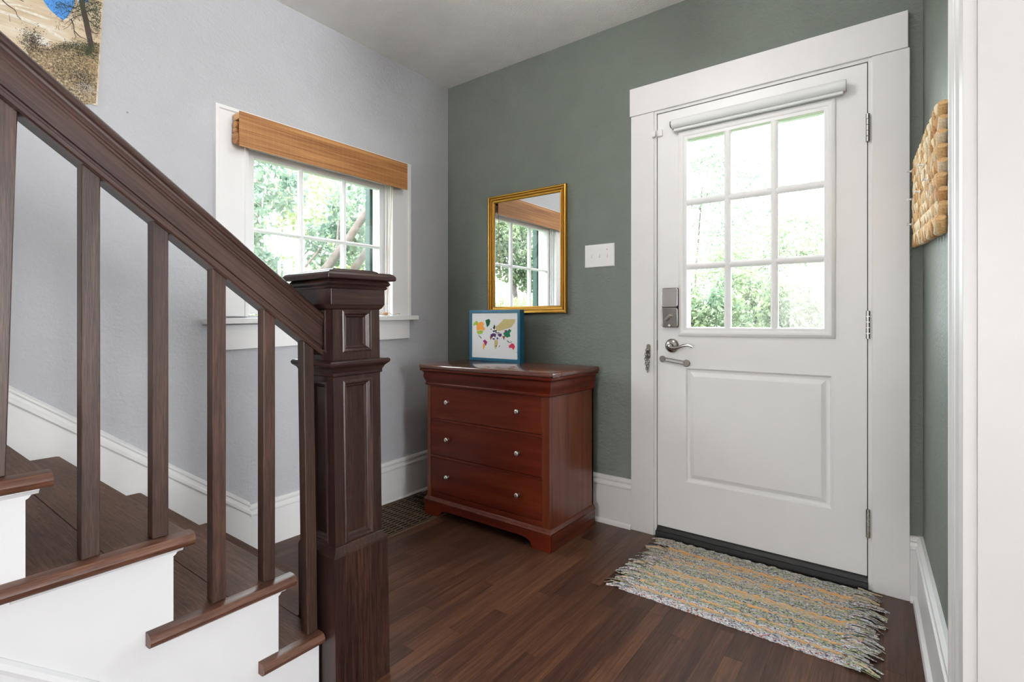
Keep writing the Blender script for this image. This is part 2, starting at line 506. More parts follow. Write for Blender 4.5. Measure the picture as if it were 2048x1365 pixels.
# walls of the room behind the camera, with openings for the added fill lamps
wn_ = MB().box(0.235, RX + 0.15, NEAR_Y + 0.012, NEAR_Y + 0.14, -0.1, ZC + 0.02)
struct('wall_near', wn_, M['room_wall'], 'pale wall beyond the white cased opening', 'wall')
we = MB()
we.box(RX, RX + 0.15, RY, -1.35, -0.1, ZC + 0.02); we.box(RX, RX + 0.15, 1.15, NEAR_Y + 0.1, -0.1, ZC + 0.02)
we.box(RX, RX + 0.15, -1.35, 1.15, -0.1, 0.06); we.box(RX, RX + 0.15, -1.35, 1.15, 2.42, ZC + 0.02)
struct('wall_side', we, M['room_wall'], 'pale side wall of the room behind the viewer', 'wall')
wf = MB()
wf.box(XL, -1.8, RY - 0.15, RY, -0.1, ZC + 0.02); wf.box(3.0, RX + 0.15, RY - 0.15, RY, -0.1, ZC + 0.02)
wf.box(-1.8, 3.0, RY - 0.15, RY, -0.1, 0.15); wf.box(-1.8, 3.0, RY - 0.15, RY, 2.45, ZC + 0.02)
struct('wall_front', wf, M['room_wall'], 'pale rear wall of the room behind the viewer', 'wall')

# white sheets added to block sky light at those two openings
M['sky_blocker'] = flat('white_blocker', (0.78, 0.77, 0.75, 1), 0.9, 0.03, 60)
def sky_blocker(name, label, org, u, n_, w, z0_, z1_):
    t = thing(name, label, 'sky_blocker', tuple(Vector(org) + Vector(u) * w / 2))
    k = int(w / 0.05); vs = []
    for i in range(k + 1):
        p = Vector(org) + Vector(u) * (w * i / k) + Vector(n_) * (0.02 * math.sin(i * 1.7))
        for d_ in (0.0, 0.012):
            q = p + Vector(n_) * d_
            vs += [(q.x, q.y, z0_), (q.x, q.y, z1_)]
    fs = []
    for i in range(k):
        a = i * 4; b = a + 4
        fs += [(a, a + 1, b + 1, b), (a + 2, b + 2, b + 3, a + 3), (a + 1, a + 3, b + 3, b + 1), (a, b, b + 2, a + 2)]
    part('blocker_sheet', MB().add(vs, fs), M['sky_blocker'], t, smooth=60)
    part('rod', MB().tube([Vector(org) + Vector((0, 0, z1_ + 0.01)), Vector(org) + Vector(u) * w + Vector((0, 0, z1_ + 0.01))], 0.012, 8), M['nickel_dark'], t)
sky_blocker('sky_blocker', 'added white sheet blocking sky light at the side opening behind the viewer', (RX - 0.05, -1.5, 0), (0, 1, 0), (1, 0, 0), 2.8, 0.03, 2.5)
sky_blocker('sky_blocker', 'added white sheet blocking sky light at the rear opening behind the viewer', (-1.95, RY + 0.05, 0), (1, 0, 0), (0, -1, 0), 5.1, 0.03, 2.5)

# glowing globe added to brighten the hall, out of view above
LX, LY = -0.75, 1.45
ln_ = thing('fill_globe', 'added glowing globe under the hall ceiling, out of view', 'lamp', (LX, LY, 2.15))
M['globe_glow'] = flat('fill_globe_glow', (0.9, 0.89, 0.87, 1), 0.4, 0.02, 30)
lm_ = M['globe_glow'].node_tree.nodes['Principled BSDF']
lm_.inputs['Emission Color'].default_value = (1.0, 0.975, 0.94, 1); lm_.inputs['Emission Strength'].default_value = 21.0
part('globe', MB().lathe((LX, LY, 2.15), (0, 0, 1), [(0.14 - 0.14 * math.cos(math.pi * i / 14), 0.14 * math.sin(math.pi * i / 14)) for i in range(15)], 24), M['globe_glow'], ln_, smooth=60)
part('canopy', MB().lathe((LX, LY, 2.425), (0, 0, 1), [(0, 0.05), (0.02, 0.055), (0.10, 0.055), (0.12, 0.08), (ZC - 2.425, 0.085)], 20), M['nickel'], ln_, smooth=40)

# pale sheet added on the floor behind the camera to bounce light up
M['bounce_sheet'] = flat('pale_bounce', (0.74, 0.73, 0.71, 1), 0.95, 0.05, 400)
cpt = thing('bounce_floor_sheet', 'large pale sheet added behind the viewer to bounce light up', 'bounce_sheet', (2.4, -4.2, 0))
part('sheet_top', MB().box(-1.0, 5.9, -7.5, -0.9, 0.0, 0.014), M['bounce_sheet'], cpt, bevel=0.005)
part('border', MB().ring((-1.06, -7.56, 0.0), (1, 0, 0), (0, 1, 0), (0, 0, 1), 7.02, 6.72, [(0, 0), (0, 0.010), (0.06, 0.012), (0.06, 0)]), M['bounce_sheet'], cpt)

# baseboards: profile (out from wall, up)
BASE = [(0, 0), (0.032, 0), (0.032, 0.007), (0.029, 0.015), (0.020, 0.020), (0.018, 0.022), (0.018, 0.196), (0.0235, 0.200),
        (0.0235, 0.208), (0.019, 0.212), (0.016, 0.224), (0.020, 0.230), (0.020, 0.238), (0.010, 0.247), (0, 0.248)]
bb = MB().prism(BASE, (XL + 0.02, YB, 0), (0, -1, 0), (0, 0, 1), (1, 0, 0), -1.088 - (XL + 0.02))
bb.prism(BASE, (0.033, YB, 0), (0, -1, 0), (0, 0, 1), (1, 0, 0), 0.045)
struct('baseboard_back', bb, M['trim'], 'tall white baseboard along the green door wall', 'baseboard', smooth=25)
SK_Y = 1.165
bl = MB().prism(BASE, (XL, SK_Y, -0.036), (1, 0, 0), (0, 0, 1), (0, 1, 0.036 / (YB - SK_Y)), YB - SK_Y)
struct('baseboard_left', bl, M['trim'], 'tall white baseboard under the window on the grey wall', 'baseboard', smooth=25)
br = MB()
nx, ny = -1.0, -0.042
ln = math.hypot(nx, ny); out_r = Vector((nx / ln, ny / ln, 0)); along_r = Vector((0.042 / ln, -1 / ln, 0))
br.prism(BASE, (xr(YB - 0.002), YB - 0.002, 0), out_r, (0, 0, 1), along_r, YB - 1.555)
struct('baseboard_right', br, M['trim'], 'tall white baseboard at the foot of the right green wall', 'baseboard', smooth=25)

# fluted casing and jamb of the opening at the right
cs = MB()
CP = [(0.0, 0.0), (0.0, 0.021), (0.016, 0.021), (0.020, 0.016), (0.050, 0.016), (0.056, 0.020), (0.066, 0.020), (0.072, 0.015), (0.082, 0.015),
      (0.088, 0.020), (0.110, 0.020), (0.116, 0.015), (0.150, 0.015), (0.156, 0.019), (0.206, 0.019), (0.206, 0.0)]
cs.prism(CP, (xr(1.55), 1.55, 0), along_r, out_r, (0, 0, 1), ZC)
struct('trim_1', cs, M['trim'], 'white fluted casing at the end of the right green wall', 'trim', smooth=20)
jx = xr(NEAR_Y) - 0.0195
jb = MB().box(jx, jx + 0.0215, NEAR_Y, NEAR_Y + 0.0155, 0, ZC)
struct('trim_2', jb, M['trim'], 'narrow white jamb edge between fluted and flat casing', 'trim', bevel=0.0006)
jc = MB().box(jx + 0.0216, jx + 0.150, NEAR_Y - 0.0012, NEAR_Y + 0.011, 0, ZC)
struct('trim_3', jc, M['trim'], 'wide flat white casing beside the narrow jamb edge', 'trim', bevel=0.0008)

# door casing
trim_d = thing('trim_4', 'wide flat white casing around the front door', 'trim', (-0.53, YB, 0), kind='structure')
for bx_ in ((-1.088, -0.968, YB - 0.023, YB, 0, 2.093), (-0.085, 0.033, YB - 0.023, YB, 0, 2.093), (-1.094, 0.028, YB - 0.026, YB, 2.094, 2.234)):
    part('casing_board', MB().box(*bx_), M['trim'], trim_d, bevel=0.0025)
dj = MB()
dj.box(-0.9715, -0.9565, YB - 0.014, YB + 0.12, 0, 2.0955); dj.box(-0.0975, -0.0805, YB - 0.014, YB + 0.12, 0, 2.0955)
dj.box(-0.957, -0.097, YB - 0.014, YB + 0.12, 2.0815, 2.0955)
dj.box(-0.957, -0.945, YB + 0.045, YB + 0.06, 0.04, 2.08); dj.box(-0.11, -0.097, YB + 0.045, YB + 0.06, 0.04, 2.08)
dj.box(-0.957, -0.097, YB + 0.045, YB + 0.06, 2.06, 2.082)
part('door_jamb', dj, M['trim'], trim_d, bevel=0.0015)
sp = MB().box(-0.9566, -0.9555, YB - 0.012, YB + 0.02, 0.915, 0.965)
part('strike_plate', sp, M['nickel_dark'], trim_d)
th = MB().box(-0.957, -0.097, YB - 0.030, YB + 0.15, 0.0, 0.030)
th.prism([(0, 0), (0.0, 0.026), (0.014, 0.043), (0.05, 0.043), (0.05, 0.0)], (-0.957, YB - 0.022, 0.0), (0, 1, 0), (0, 0, 1), (1, 0, 0), 0.86)
struct('trim_5', th, M['sill_metal'], 'dark metal threshold under the front door', 'threshold')

# ------------------------------------------------------------------ the front door
YD = 2.4670           # face of the slab
TH = 0.044
slab = MB()
sx0, sx1, sz0, sz1 = -0.9535, -0.1010, 0.052, 2.0785
lx0, lx1, lz0, lz1 = -0.840, -0.215, 0.996, 1.955      # hole for the glazing
px0, px1, pz0, pz1 = -0.818, -0.217, 0.287, 0.837      # sunk panel
y0, y1 = YD, YD + TH
slab.box(sx0, lx0, y0, y1, sz0, sz1); slab.box(lx1, sx1, y0, y1, sz0, sz1)
slab.box(lx0, lx1, y0, y1, lz1, sz1)
slab.box(lx0, lx1, y0, y1, pz1, lz0)
slab.box(lx0, px0, y0, y1, pz0, pz1); slab.box(px1, lx1, y0, y1, pz0, pz1)
slab.box(lx0, lx1, y0, y1, sz0, pz0)
door = struct('door_1', slab, M['door'], 'white front door with nine-light window and one raised panel', 'door')
ORG['door_1'] = Vector((0, 0, 0))
pn = MB().ring((px0, YD, pz0), (1, 0, 0), (0, 0, 1), (0, -1, 0), px1 - px0, pz1 - pz0,
               [(0.0, -0.006), (0.0, 0.0015), (0.004, 0.0010), (0.010, -0.010), (0.016, -0.0105), (0.022, -0.010), (0.040, -0.0015), (0.044, -0.001)], closed=False)
pn.box(px0 + 0.043, px1 - 0.043, YD + 0.001, y1, pz0 + 0.043, pz1 - 0.043)
pn.box(px0, px1, YD + 0.012, y1 - 0.004, pz0, pz1)
part('raised_panel', pn, M['door'], door)
for gx_ in ((-0.9563, -0.9537), (-0.1009, -0.0977)):  # black strips put into the door gaps to darken them like shade
    part('gap_shade', MB().box(gx_[0], gx_[1], YD + 0.006, YD + 0.03, 0.05, 2.08), M['black'], door)
part('gap_shade', MB().box(-0.956, -0.098, YD + 0.006, YD + 0.03, 2.0788, 2.0812), M['black'], door)
swp = MB().box(sx0 + 0.002, sx1 - 0.002, YD + 0.002, y1, 0.040, 0.0535)
part('door_sweep', swp, M['black'], door)
LF = [(0, 0), (0, 0.006), (0.004, 0.010), (0.014, 0.013), (0.022, 0.010), (0.027, 0.006), (0.040, 0.005), (0.043, -0.004), (0.043, -0.012), (0.0, -0.012)]
ox0, ox1, oz0, oz1 = -0.849, -0.206, 0.987, 1.967
lf = MB().ring((ox0, YD, oz0), (1, 0, 0), (0, 0, 1), (0, -1, 0), ox1 - ox0, oz1 - oz0, LF)
lite = part('window_frame', lf, M['door'], door, smooth=30)
cols = [(-0.804, -0.640), (-0.610, -0.447), (-0.417, -0.250)]
rows = [(1.031, 1.303), (1.334, 1.609), (1.640, 1.924)]
MU = [(0, -0.008), (0.0, 0.000), (0.006, 0.004), (0.010, 0.006), (0.020, 0.006), (0.024, 0.004), (0.030, 0.0), (0.030, -0.008)]
for a, b in ((cols[0][1], cols[1][0]), (cols[1][1], cols[2][0])):
    k = (b - a) / 0.030
    mu = MB().prism([(p[0] * k, p[1]) for p in MU], (a, YD, rows[0][0] - 0.004), (1, 0, 0), (0, -1, 0), (0, 0, 1), rows[2][1] - rows[0][0] + 0.008)
    part('muntin', mu, M['door'], lite, smooth=30)
for a, b in ((rows[0][1], rows[1][0]), (rows[1][1], rows[2][0])):
    k = (b - a) / 0.030
    mu = MB().prism([(p[0] * k, p[1] - 0.0008) for p in MU], (cols[0][0] - 0.004, YD, a), (0, 0, 1), (0, -1, 0), (1, 0, 0), cols[2][1] - cols[0][0] + 0.008)
    part('muntin', mu, M['door'], lite, smooth=30)
for (a, b) in cols:
    for (c, d) in rows:
        part('pane', MB().box(a - 0.006, b + 0.006, YD + 0.010, YD + 0.014, c - 0.006, d + 0.006), M['glass'], lite)
bk = MB().ring((ox0, YD + TH + 0.001, oz0), (1, 0, 0), (0, 0, 1), (0, 1, 0), ox1 - ox0, oz1 - oz0, [(0, 0), (0, 0.01), (0.03, 0.01), (0.043, 0), (0.043, -0.028), (0.0, -0.028)])
part('outer_window_frame', bk, M['door'], door)

def rrect(x0, x1, z0, z1, r, n=5):
    pts = []
    for (cx_, cz_, a0) in ((x1 - r, z0 + r, -90), (x1 - r, z1 - r, 0), (x0 + r, z1 - r, 90), (x0 + r, z0 + r, 180)):
        for i in range(n + 1):
            q = R(a0 + 90.0 * i / n)
            pts.append((cx_ + r * math.cos(q), cz_ + r * math.sin(q)))
    return pts
# keypad dead bolt
db = MB()
def curved(x0, x1, z0, z1, dep, base, r=0.010, bulge=0.006):
    poly = rrect(x0, x1, z0, z1, r); k = len(poly); vs = []
    zc, hz = (1.029 + 1.219) / 2, 0.095
    for d in (0, 1):
        for (px, pz) in poly:
            yy = YD - base if d == 0 else YD - dep - bulge * (1 - ((pz - zc) / hz) ** 2)
            vs.append((px, yy, pz))
    db.add(vs, [tuple(range(k)), tuple(range(k, 2 * k))[::-1]] + [(i, (i + 1) % k, k + (i + 1) % k, k + i) for i in range(k)])
curved(-0.926, -0.847, 1.029, 1.1235, 0.022, 0.004)
curved(-0.926, -0.847, 1.1255, 1.219, 0.022, 0.004)
dbo = part('deadbolt', db, M['nickel'], door, bevel=0.0015, label='brushed nickel deadbolt housing')
dbb = MB().prism(rrect(-0.927, -0.846, 1.028, 1.220, 0.011), (0, YD, 0), (1, 0, 0), (0, 0, 1), (0, -1, 0), 0.012)
part('deadbolt_base', dbb, M['black'], dbo)
tt = MB(); a_ = R(42); cx_, cz_ = -0.889, 1.074
ux, uz = math.cos(a_), math.sin(a_)
hx, hw = 0.020, 0.006
c4 = [(-hx, -hw), (hx, -hw), (hx, hw), (-hx, hw)]
tt.prism([(cx_ + p * ux - q * uz, cz_ + p * uz + q * ux) for p, q in c4], (0, YD - 0.024, 0), (1, 0, 0), (0, 0, 1), (0, -1, 0), 0.022)
part('thumb_turn', tt, M['nickel'], dbo, bevel=0.002)
ov = MB().lathe((-0.888, YD - 0.0225, 1.037), (0, -1, 0), [(0, 0.006), (0.001, 0.006), (0.0016, 0.004)], 14)
part('badge', ov, M['knob'], dbo)
# lever set
rs = MB().lathe((-0.881, YD, 0.939), (0, -1, 0), [(0, 0.034), (0.004, 0.034), (0.010, 0.030), (0.014, 0.022), (0.018, 0.013), (0.052, 0.011), (0.058, 0.009), (0.060, 0.004)], 28)
lv = part('lever_handle', rs, M['nickel'], door, smooth=35, label='brushed nickel lever handle with round rose')
lp = []
for i in range(15):
    t = i / 14
    lp.append((-0.886 + 0.118 * t, YD - 0.050 - 0.008 * math.sin(t * 3.1), 0.940 - 0.010 * math.sin(t * 6.0) - 0.006 * t))
part('lever', MB().tube(lp, [0.0095 - 0.0045 * (i / 14) for i in range(15)], 10), M['nickel'], lv, smooth=50)
# chain slide below the lever
sl = MB()
def disc(x, z, r, d, y=YD):
    sl.lathe((x, y, z), (0, -1, 0), [(0, r), (d, r), (d + 0.0015, r - 0.002)], 18)
disc(-0.928, 0.873, 0.0155, 0.004); disc(-0.811, 0.857, 0.017, 0.004)
zs = lambda x: 0.873 + (x + 0.928) * (-0.016 / 0.117)
for off in (0.0075, -0.0075):
    sl.prism([(-0.924, zs(-0.924) + off - 0.0025), (-0.818, zs(-0.818) + off - 0.0025), (-0.818, zs(-0.818) + off + 0.0025), (-0.924, zs(-0.924) + off + 0.0025)],
             (0, YD, 0), (1, 0, 0), (0, 0, 1), (0, -1, 0), 0.010)
slo = part('chain_slide', sl, M['nickel_dark'], door, smooth=35, label='aged nickel chain slide bar')
part('slot', MB().prism([(-0.924, zs(-0.924) - 0.005), (-0.818, zs(-0.818) - 0.005), (-0.818, zs(-0.818) + 0.005), (-0.924, zs(-0.924) + 0.005)],
                        (0, YD, 0), (1, 0, 0), (0, 0, 1), (0, -1, 0), 0.0035), M['plastic'], slo)
# hinges
for zc in (1.818, 1.044, 0.264):
    h = MB()
    for i in range(5):
        h.lathe((-0.0975, YD - 0.013, zc - 0.055 + i * 0.0222), (0, 0, 1), [(0, 0.0068), (0.0008, 0.0075), (0.0205, 0.0075), (0.0213, 0.0068)], 12)
    h.box(-0.1035, -0.0905, YD - 0.012, YD - 0.004, zc - 0.052, zc + 0.052)
    part('hinge', h, M['nickel'], door, smooth=35)

# chain keeper on the casing
YC = YB - 0.023
ch = thing('door_chain', 'small metal chain hanging from its keeper on the white door casing', 'door chain', (-0.994, YC, 0.80))
kp = MB().prism(rrect(-1.004, -0.984, 0.872, 0.944, 0.0095), (0, YC, 0), (1, 0, 0), (0, 0, 1), (0, -1, 0), 0.004)
kpo = part('keeper_plate', kp, M['nickel_dark'], ch, bevel=0.001)
for z in (0.918, 0.890):
    part('screw', MB().lathe((-0.994, YC - 0.004, z), (0, -1, 0), [(0, 0.006), (0.003, 0.006), (0.006, 0.003)], 12), M['knob'], kpo, smooth=40)
def link_mesh():
    b = MB(); n = 14; k = 6; r0, rl, rt = 0.0050, 0.0085, 0.0015
    vs = []
    for i in range(n):
        q = 2 * math.pi * i / n
        c = Vector((r0 * math.cos(q), 0, rl * math.sin(q))); nr = Vector((math.cos(q), 0, math.sin(q)))
        for j in range(k):
            p = 2 * math.pi * j / k
            vs.append(c + nr * rt * math.cos(p) + Vector((0, 1, 0)) * rt * math.sin(p))
    fs = [(i * k + j, i * k + (j + 1) % k, ((i + 1) % n) * k + (j + 1) % k, ((i + 1) % n) * k + j) for i in range(n) for j in range(k)]
    return b.add(vs, fs).mesh('chain_link', M['nickel_dark'], smooth=60)
lm = link_mesh()
pts = [(-1.000 - 0.006 * math.sin(i * 0.42), YC - 0.010, 0.915 - 0.0115 * i) for i in range(10)] + [(-0.992 - 0.004 * math.sin(i), YC - 0.015, 0.905 - 0.0115 * i) for i in range(8)]
for i, p in enumerate(pts):
    piece('chain_link', lm, p, ch, (0, random.uniform(-0.5, 0.5), R(90) * (i % 2) + 0.5))

# roller shade above the glass
rs_ = thing('roller_shade', 'white roller shade rolled up above the door glass', 'roller shade', (-0.52, YD, 1.96))
tb = MB().lathe((-0.868, YD - 0.036, 2.000), (0.698, 0, -0.002), [(0, 0.0215), (0.699, 0.0215)], 26)
part('roll', tb, M['shade_white'], rs_, smooth=40)
part('hem_bar', MB().box(-0.862, -0.178, YD - 0.036, YD - 0.022, 1.966, 1.978), M['shade_white'], rs_, bevel=0.002)
for x_ in (-0.873, -0.169):
    bkt = MB().lathe((x_, YD - 0.036, 2.000), (1, 0, 0), [(-0.002, 0.017), (0.003, 0.017)], 18)
    bkt.box(x_ - 0.002, x_ + 0.001, YD - 0.034, YD, 1.984, 2.016)
    part('bracket', bkt, M['nickel_dark'] if x_ < -0.5 else M['plastic'], rs_, smooth=40)
al = thing('door_sensor', 'small white alarm contact at the upper door corner', 'sensor', (-0.95, YD, 1.98))
part('magnet', MB().box(-0.9525, -0.926, YD - 0.014, YD, 1.966, 1.998), M['plastic'], al, bevel=0.003)
part('contact', MB().box(-0.9735, -0.9575, YB - 0.034, YB - 0.023, 1.964, 1.996), M['plastic'], al, bevel=0.002)

# ------------------------------------------------------------------ the window in the grey wall
XC = XL + 0.022
win = thing('window_1', 'white six-pane window with deep casing in the grey wall', 'window', (XL, 1.57, 1.09), kind='structure')
wc = MB()
CPW = [(0.0, 0.0), (0.0, 0.030), (0.014, 0.030), (0.018, 0.022), (0.124, 0.022), (0.128, 0.027), (0.140, 0.027), (0.140, -0.005)]
def casing(profile):
    """three-sided casing, mitred at the top"""
    y0_, y1_, zt, zb = 1.011, 2.126, 2.006, 1.080
    vs = []
    for (i, d) in profile:
        for (yy, zz) in ((y0_ + i, zb), (y0_ + i, zt - i), (y1_ - i, zt - i), (y1_ - i, zb)):
            vs.append((XL + d, yy, zz))
    k = len(profile); fs = []
    for j in range(k):
        j2 = (j + 1) % k
        for c in range(3):
            fs.append((j * 4 + c, j * 4 + c + 1, j2 * 4 + c + 1, j2 * 4 + c))
    return wc.add(vs, fs)
casing(CPW)
part('casing', wc, M['trim'], win, smooth=20)
jm = MB()
jm.box(XL - 0.15, XL - 0.001, WY0 + 0.0005, WY0 + 0.014, WZ0, WZ1); jm.box(XL - 0.15, XL - 0.001, WY1 - 0.014, WY1 - 0.0005, WZ0, WZ1)
jm.box(XL - 0.15, XL - 0.001, WY0, WY1, WZ1 - 0.014, WZ1 - 0.0005)
jm.box(XL - 0.028, XL - 0.012, WY0 + 0.014, WY0 + 0.026, WZ0, WZ1); jm.box(XL - 0.028, XL - 0.012, WY1 - 0.026, WY1 - 0.014, WZ0, WZ1)
part('jamb', jm, M['trim'], win, bevel=0.0015)
def slanted(x0_, x1_, ya_, yb2, z0_, z1_, drop):
    """board along y whose low-y end sags by drop"""
    b = MB()
    return b.hexa([(x0_, ya_, z0_ - drop), (x1_, ya_, z0_ - drop), (x1_, yb2, z0_), (x0_, yb2, z0_)],
                  [(x0_, ya_, z1_ - drop), (x1_, ya_, z1_ - drop), (x1_, yb2, z1_), (x0_, yb2, z1_)])
part('stool', slanted(XL - 0.05, XL + 0.058, 0.967, 2.165, 1.066, 1.092, 0.022), M['trim'], win, bevel=0.004)
part('apron', slanted(XL, XL + 0.020, 1.015, 2.124, 0.955, 1.066, 0.026), M['trim'], win, bevel=0.002)
XS = XL - 0.030        # sash face
sy0, sy1, szb, szt = 1.164, 1.981, 1.092, 1.858
gc = [(1.206, 1.439), (1.463, 1.692), (1.716, 1.937)]
gr = [(1.150, 1.480), (1.498, 1.826)]
sa = MB()
sa.box(XS - 0.036, XS, sy0, gc[0][0], szb, szt); sa.box(XS - 0.036, XS, gc[2][1], sy1, szb, szt)
sa.box(XS - 0.036, XS, gc[0][0], gc[2][1], gr[1][1], szt); sa.box(XS - 0.036, XS, gc[0][0], gc[2][1], szb, gr[0][0])
sash = part('sash', sa, M['trim'], win)
MW = [(0, -0.028), (0, -0.010), (0.005, -0.004), (0.008, 0.0), (0.016, 0.0), (0.019, -0.004), (0.024, -0.010), (0.024, -0.028)]
for a, b in ((gc[0][1], gc[1][0]), (gc[1][1], gc[2][0])):
    part('muntin', MB().prism(MW, (XS, a, gr[0][0]), (0, 1, 0), (1, 0, 0), (0, 0, 1), gr[1][1] - gr[0][0]), M['trim'], sash, smooth=30)
part('muntin', MB().prism([(p[0] * 0.75, p[1] - 0.001) for p in MW], (XS, gc[0][0], gr[0][1]), (0, 0, 1), (1, 0, 0), (0, 1, 0), gc[2][1] - gc[0][0]), M['trim'], sash, smooth=30)
for (a, b) in gc:
    for (c, d) in gr:
        part('pane', MB().box(XS - 0.024, XS - 0.020, a - 0.004, b + 0.004, c - 0.004, d + 0.004), M['glass'], sash)

# bamboo shade
bs_ = thing('bamboo_shade', 'honey brown woven bamboo shade pulled up over the window', 'window shade', (XL, 1.56, 1.82))
XV = XL + 0.095
part('valance', MB().box(XV - 0.004, XV, 1.080, 2.040, 1.824, 1.977), M['bamboo'], bs_, bevel=0.001)
part('headrail', MB().box(XL + 0.031, XV - 0.005, 1.082, 2.036, 1.946, 1.974), M['knob_wood'], bs_, bevel=0.002)
rl = MB()
for i, (cx2, cz2, rr_) in enumerate(((XL + 0.060, 1.866, 0.028), (XL + 0.052, 1.900, 0.014), (XL + 0.056, 1.925, 0.016))):
    rl.lathe((cx2, 1.078, cz2), (0, 1, 0), [(0, rr_ * 0.92), (0.004, rr_), (0.952, rr_), (0.956, rr_ * 0.92)], 20)
part('rolled_stack', rl, M['bamboo'], bs_, smooth=50)
cp = [(XL + 0.040, 1.955 + 0.002 * math.sin(i), 1.86 - i * 0.0505) for i in range(15)]
cp = [(p[0], 1.968 - 0.030 * (i / 14) ** 1.5, p[2]) for i, p in enumerate(cp)]
part('cord', MB().tube(cp, 0.0014, 5), M['cord'], bs_, smooth=60)
cp2 = [(XL + 0.040, 1.972 - 0.062 * (i / 14) ** 1.3, 1.86 - i * 0.0525) for i in range(15)]
part('cord', MB().tube(cp2, 0.0011, 5), M['cord'], bs_, smooth=60)
kb = MB().lathe((XL + 0.034, 1.905, 1.1005), (0.3, 1, 0), [(0, 0.0035), (0.006, 0.006), (0.020, 0.0085), (0.028, 0.0085), (0.034, 0.004)], 14)
part('cord_knob', kb, M['knob_wood'], bs_, smooth=50)
lpts = []
for i in range(26):
    t = i / 25
    lpts.append((XL + 0.036 + 0.010 * math.sin(t * 9), 1.940 + 0.085 * t - 0.018 * math.sin(t * 6.5), 1.0945 + 0.013 * abs(math.sin(t * 6.0)) * (1 - 0.4 * t)))
part('cord', MB().tube(lpts, 0.0012, 5), M['cord'], bs_, smooth=60)

# ------------------------------------------------------------------ stairs
RISE, RUN = 0.194, 0.2446
def ty(n): return 0.990 - RUN * (n - 1)      # nosing line of tread n
def tz(n): return RISE * n
NT = 8
XI, XO = XL + 0.022, -1.305                 # treads between skirt and return
st = thing('staircase', 'dark oak stair treads with white risers and stringer against the grey wall', 'staircase', (-1.85, 0.95, 0))
def nose(n_, r=0.015, k=6):
    return [(-r + r * math.cos(R(-90 + 180 * i / k)) , r + r * math.sin(R(-90 + 180 * i / k))) for i in range(k + 1)]
for n in range(1, NT + 1):
    yf, z = ty(n), tz(n)
    back = yf - RUN - 0.034
    split = yf - 0.158 if n > 1 else 0.829
    xo = XO if n > 1 else -1.4135
    prof = [(split - yf, 0), ] + nose(n) + [(split - yf, 0.030)]
    t = MB().prism(prof, (XI, yf, z - 0.030), (0, 1, 0), (0, 0, 1), (1, 0, 0), xo - XI)
    to = part('tread', t, M['tread'], st, smooth=30)
    part('back_board', MB().box(XI, XO, back, split - 0.0012, z - 0.030, z - 0.0004), M['tread'], to, bevel=0.001)
    # rounded return nosing along the open side
    yr0, yr1 = yf - 0.332, (yf if n > 1 else 0.829)
    rp_ = [(0, 0)] + [(0.020 + 0.015 * math.cos(R(-90 + 180 * i / 6)), 0.015 + 0.015 * math.sin(R(-90 + 180 * i / 6))) for i in range(7)] + [(0, 0.030)]
    rt = MB().prism(rp_, (XO + 0.0008, yr0, z - 0.0302), (1, 0, 0), (0, 0, 1), (0, 1, 0), yr1 - yr0)
    part('return_nosing', rt, M['nosing'], st, smooth=30)
    # riser and the cove strip under the nosing
    part('riser', MB().box(XI, -1.3005 if n > 1 else -1.4135, yf - 0.052, yf - 0.034, tz(n - 1) + (0.0 if n == 1 else -0.02), z - 0.030), M['stair_white'], st)
    if n > 1:
        cv = MB().prism([(0, 0), (0.0, -0.020), (0.004, -0.018), (0.010, -0.010), (0.018, -0.004), (0.018, 0)], (XI, yf - 0.034, z - 0.030), (0, 1, 0), (0, 0, 1), (1, 0, 0), -1.300 - XI)
        cv.prism([(0, 0), (0.0, -0.012), (0.003, -0.011), (0.006, -0.006), (0.010, -0.003), (0.010, 0)], (-1.300, yf - 0.300, z - 0.030), (1, 0, 0), (0, 0, 1), (0, 1, 0), 0.284)
        part('cove', cv, M['stair_white'], st, smooth=40)
# stringer with stepped top
poly = [(0.829, 0.0), (0.829, tz(1) - 0.030)]
for n in range(2, NT + 1):
    poly += [(ty(n) - 0.034, tz(n - 1) - 0.030), (ty(n) - 0.034, tz(n) - 0.030)]
poly += [(ty(NT + 1) - 0.034, tz(NT) - 0.030), (ty(NT + 1) - 0.034, 0.0)]
sg = MB().prism(poly[::-1], (-1.320, 0, 0), (0, 1, 0), (0, 0, 1), (1, 0, 0), 0.020)
part('stringer', sg, M['stair_white'], st)
# sloping moulding low on the stringer
def zm(y): return 0.4545 - 0.865 * (y - 0.185)
SM = [(0, 0), (0.004, 0.0), (0.012, -0.005), (0.014, -0.014), (0.008, -0.022), (0.007, -0.030), (0.012, -0.036), (0.012, -0.050), (0.006, -0.056), (0, -0.056)]
ys0, ys1 = -0.85, 0.700
dv = Vector((0, ys1 - ys0, zm(ys1) - zm(ys0)))
sm = MB().prism(SM, (-1.300, ys0, zm(ys0)), (1, 0, 0), (0, 0, 1.32), dv.normalized(), dv.length)
part('stringer_moulding', sm, M['stair_white'], st, smooth=25)
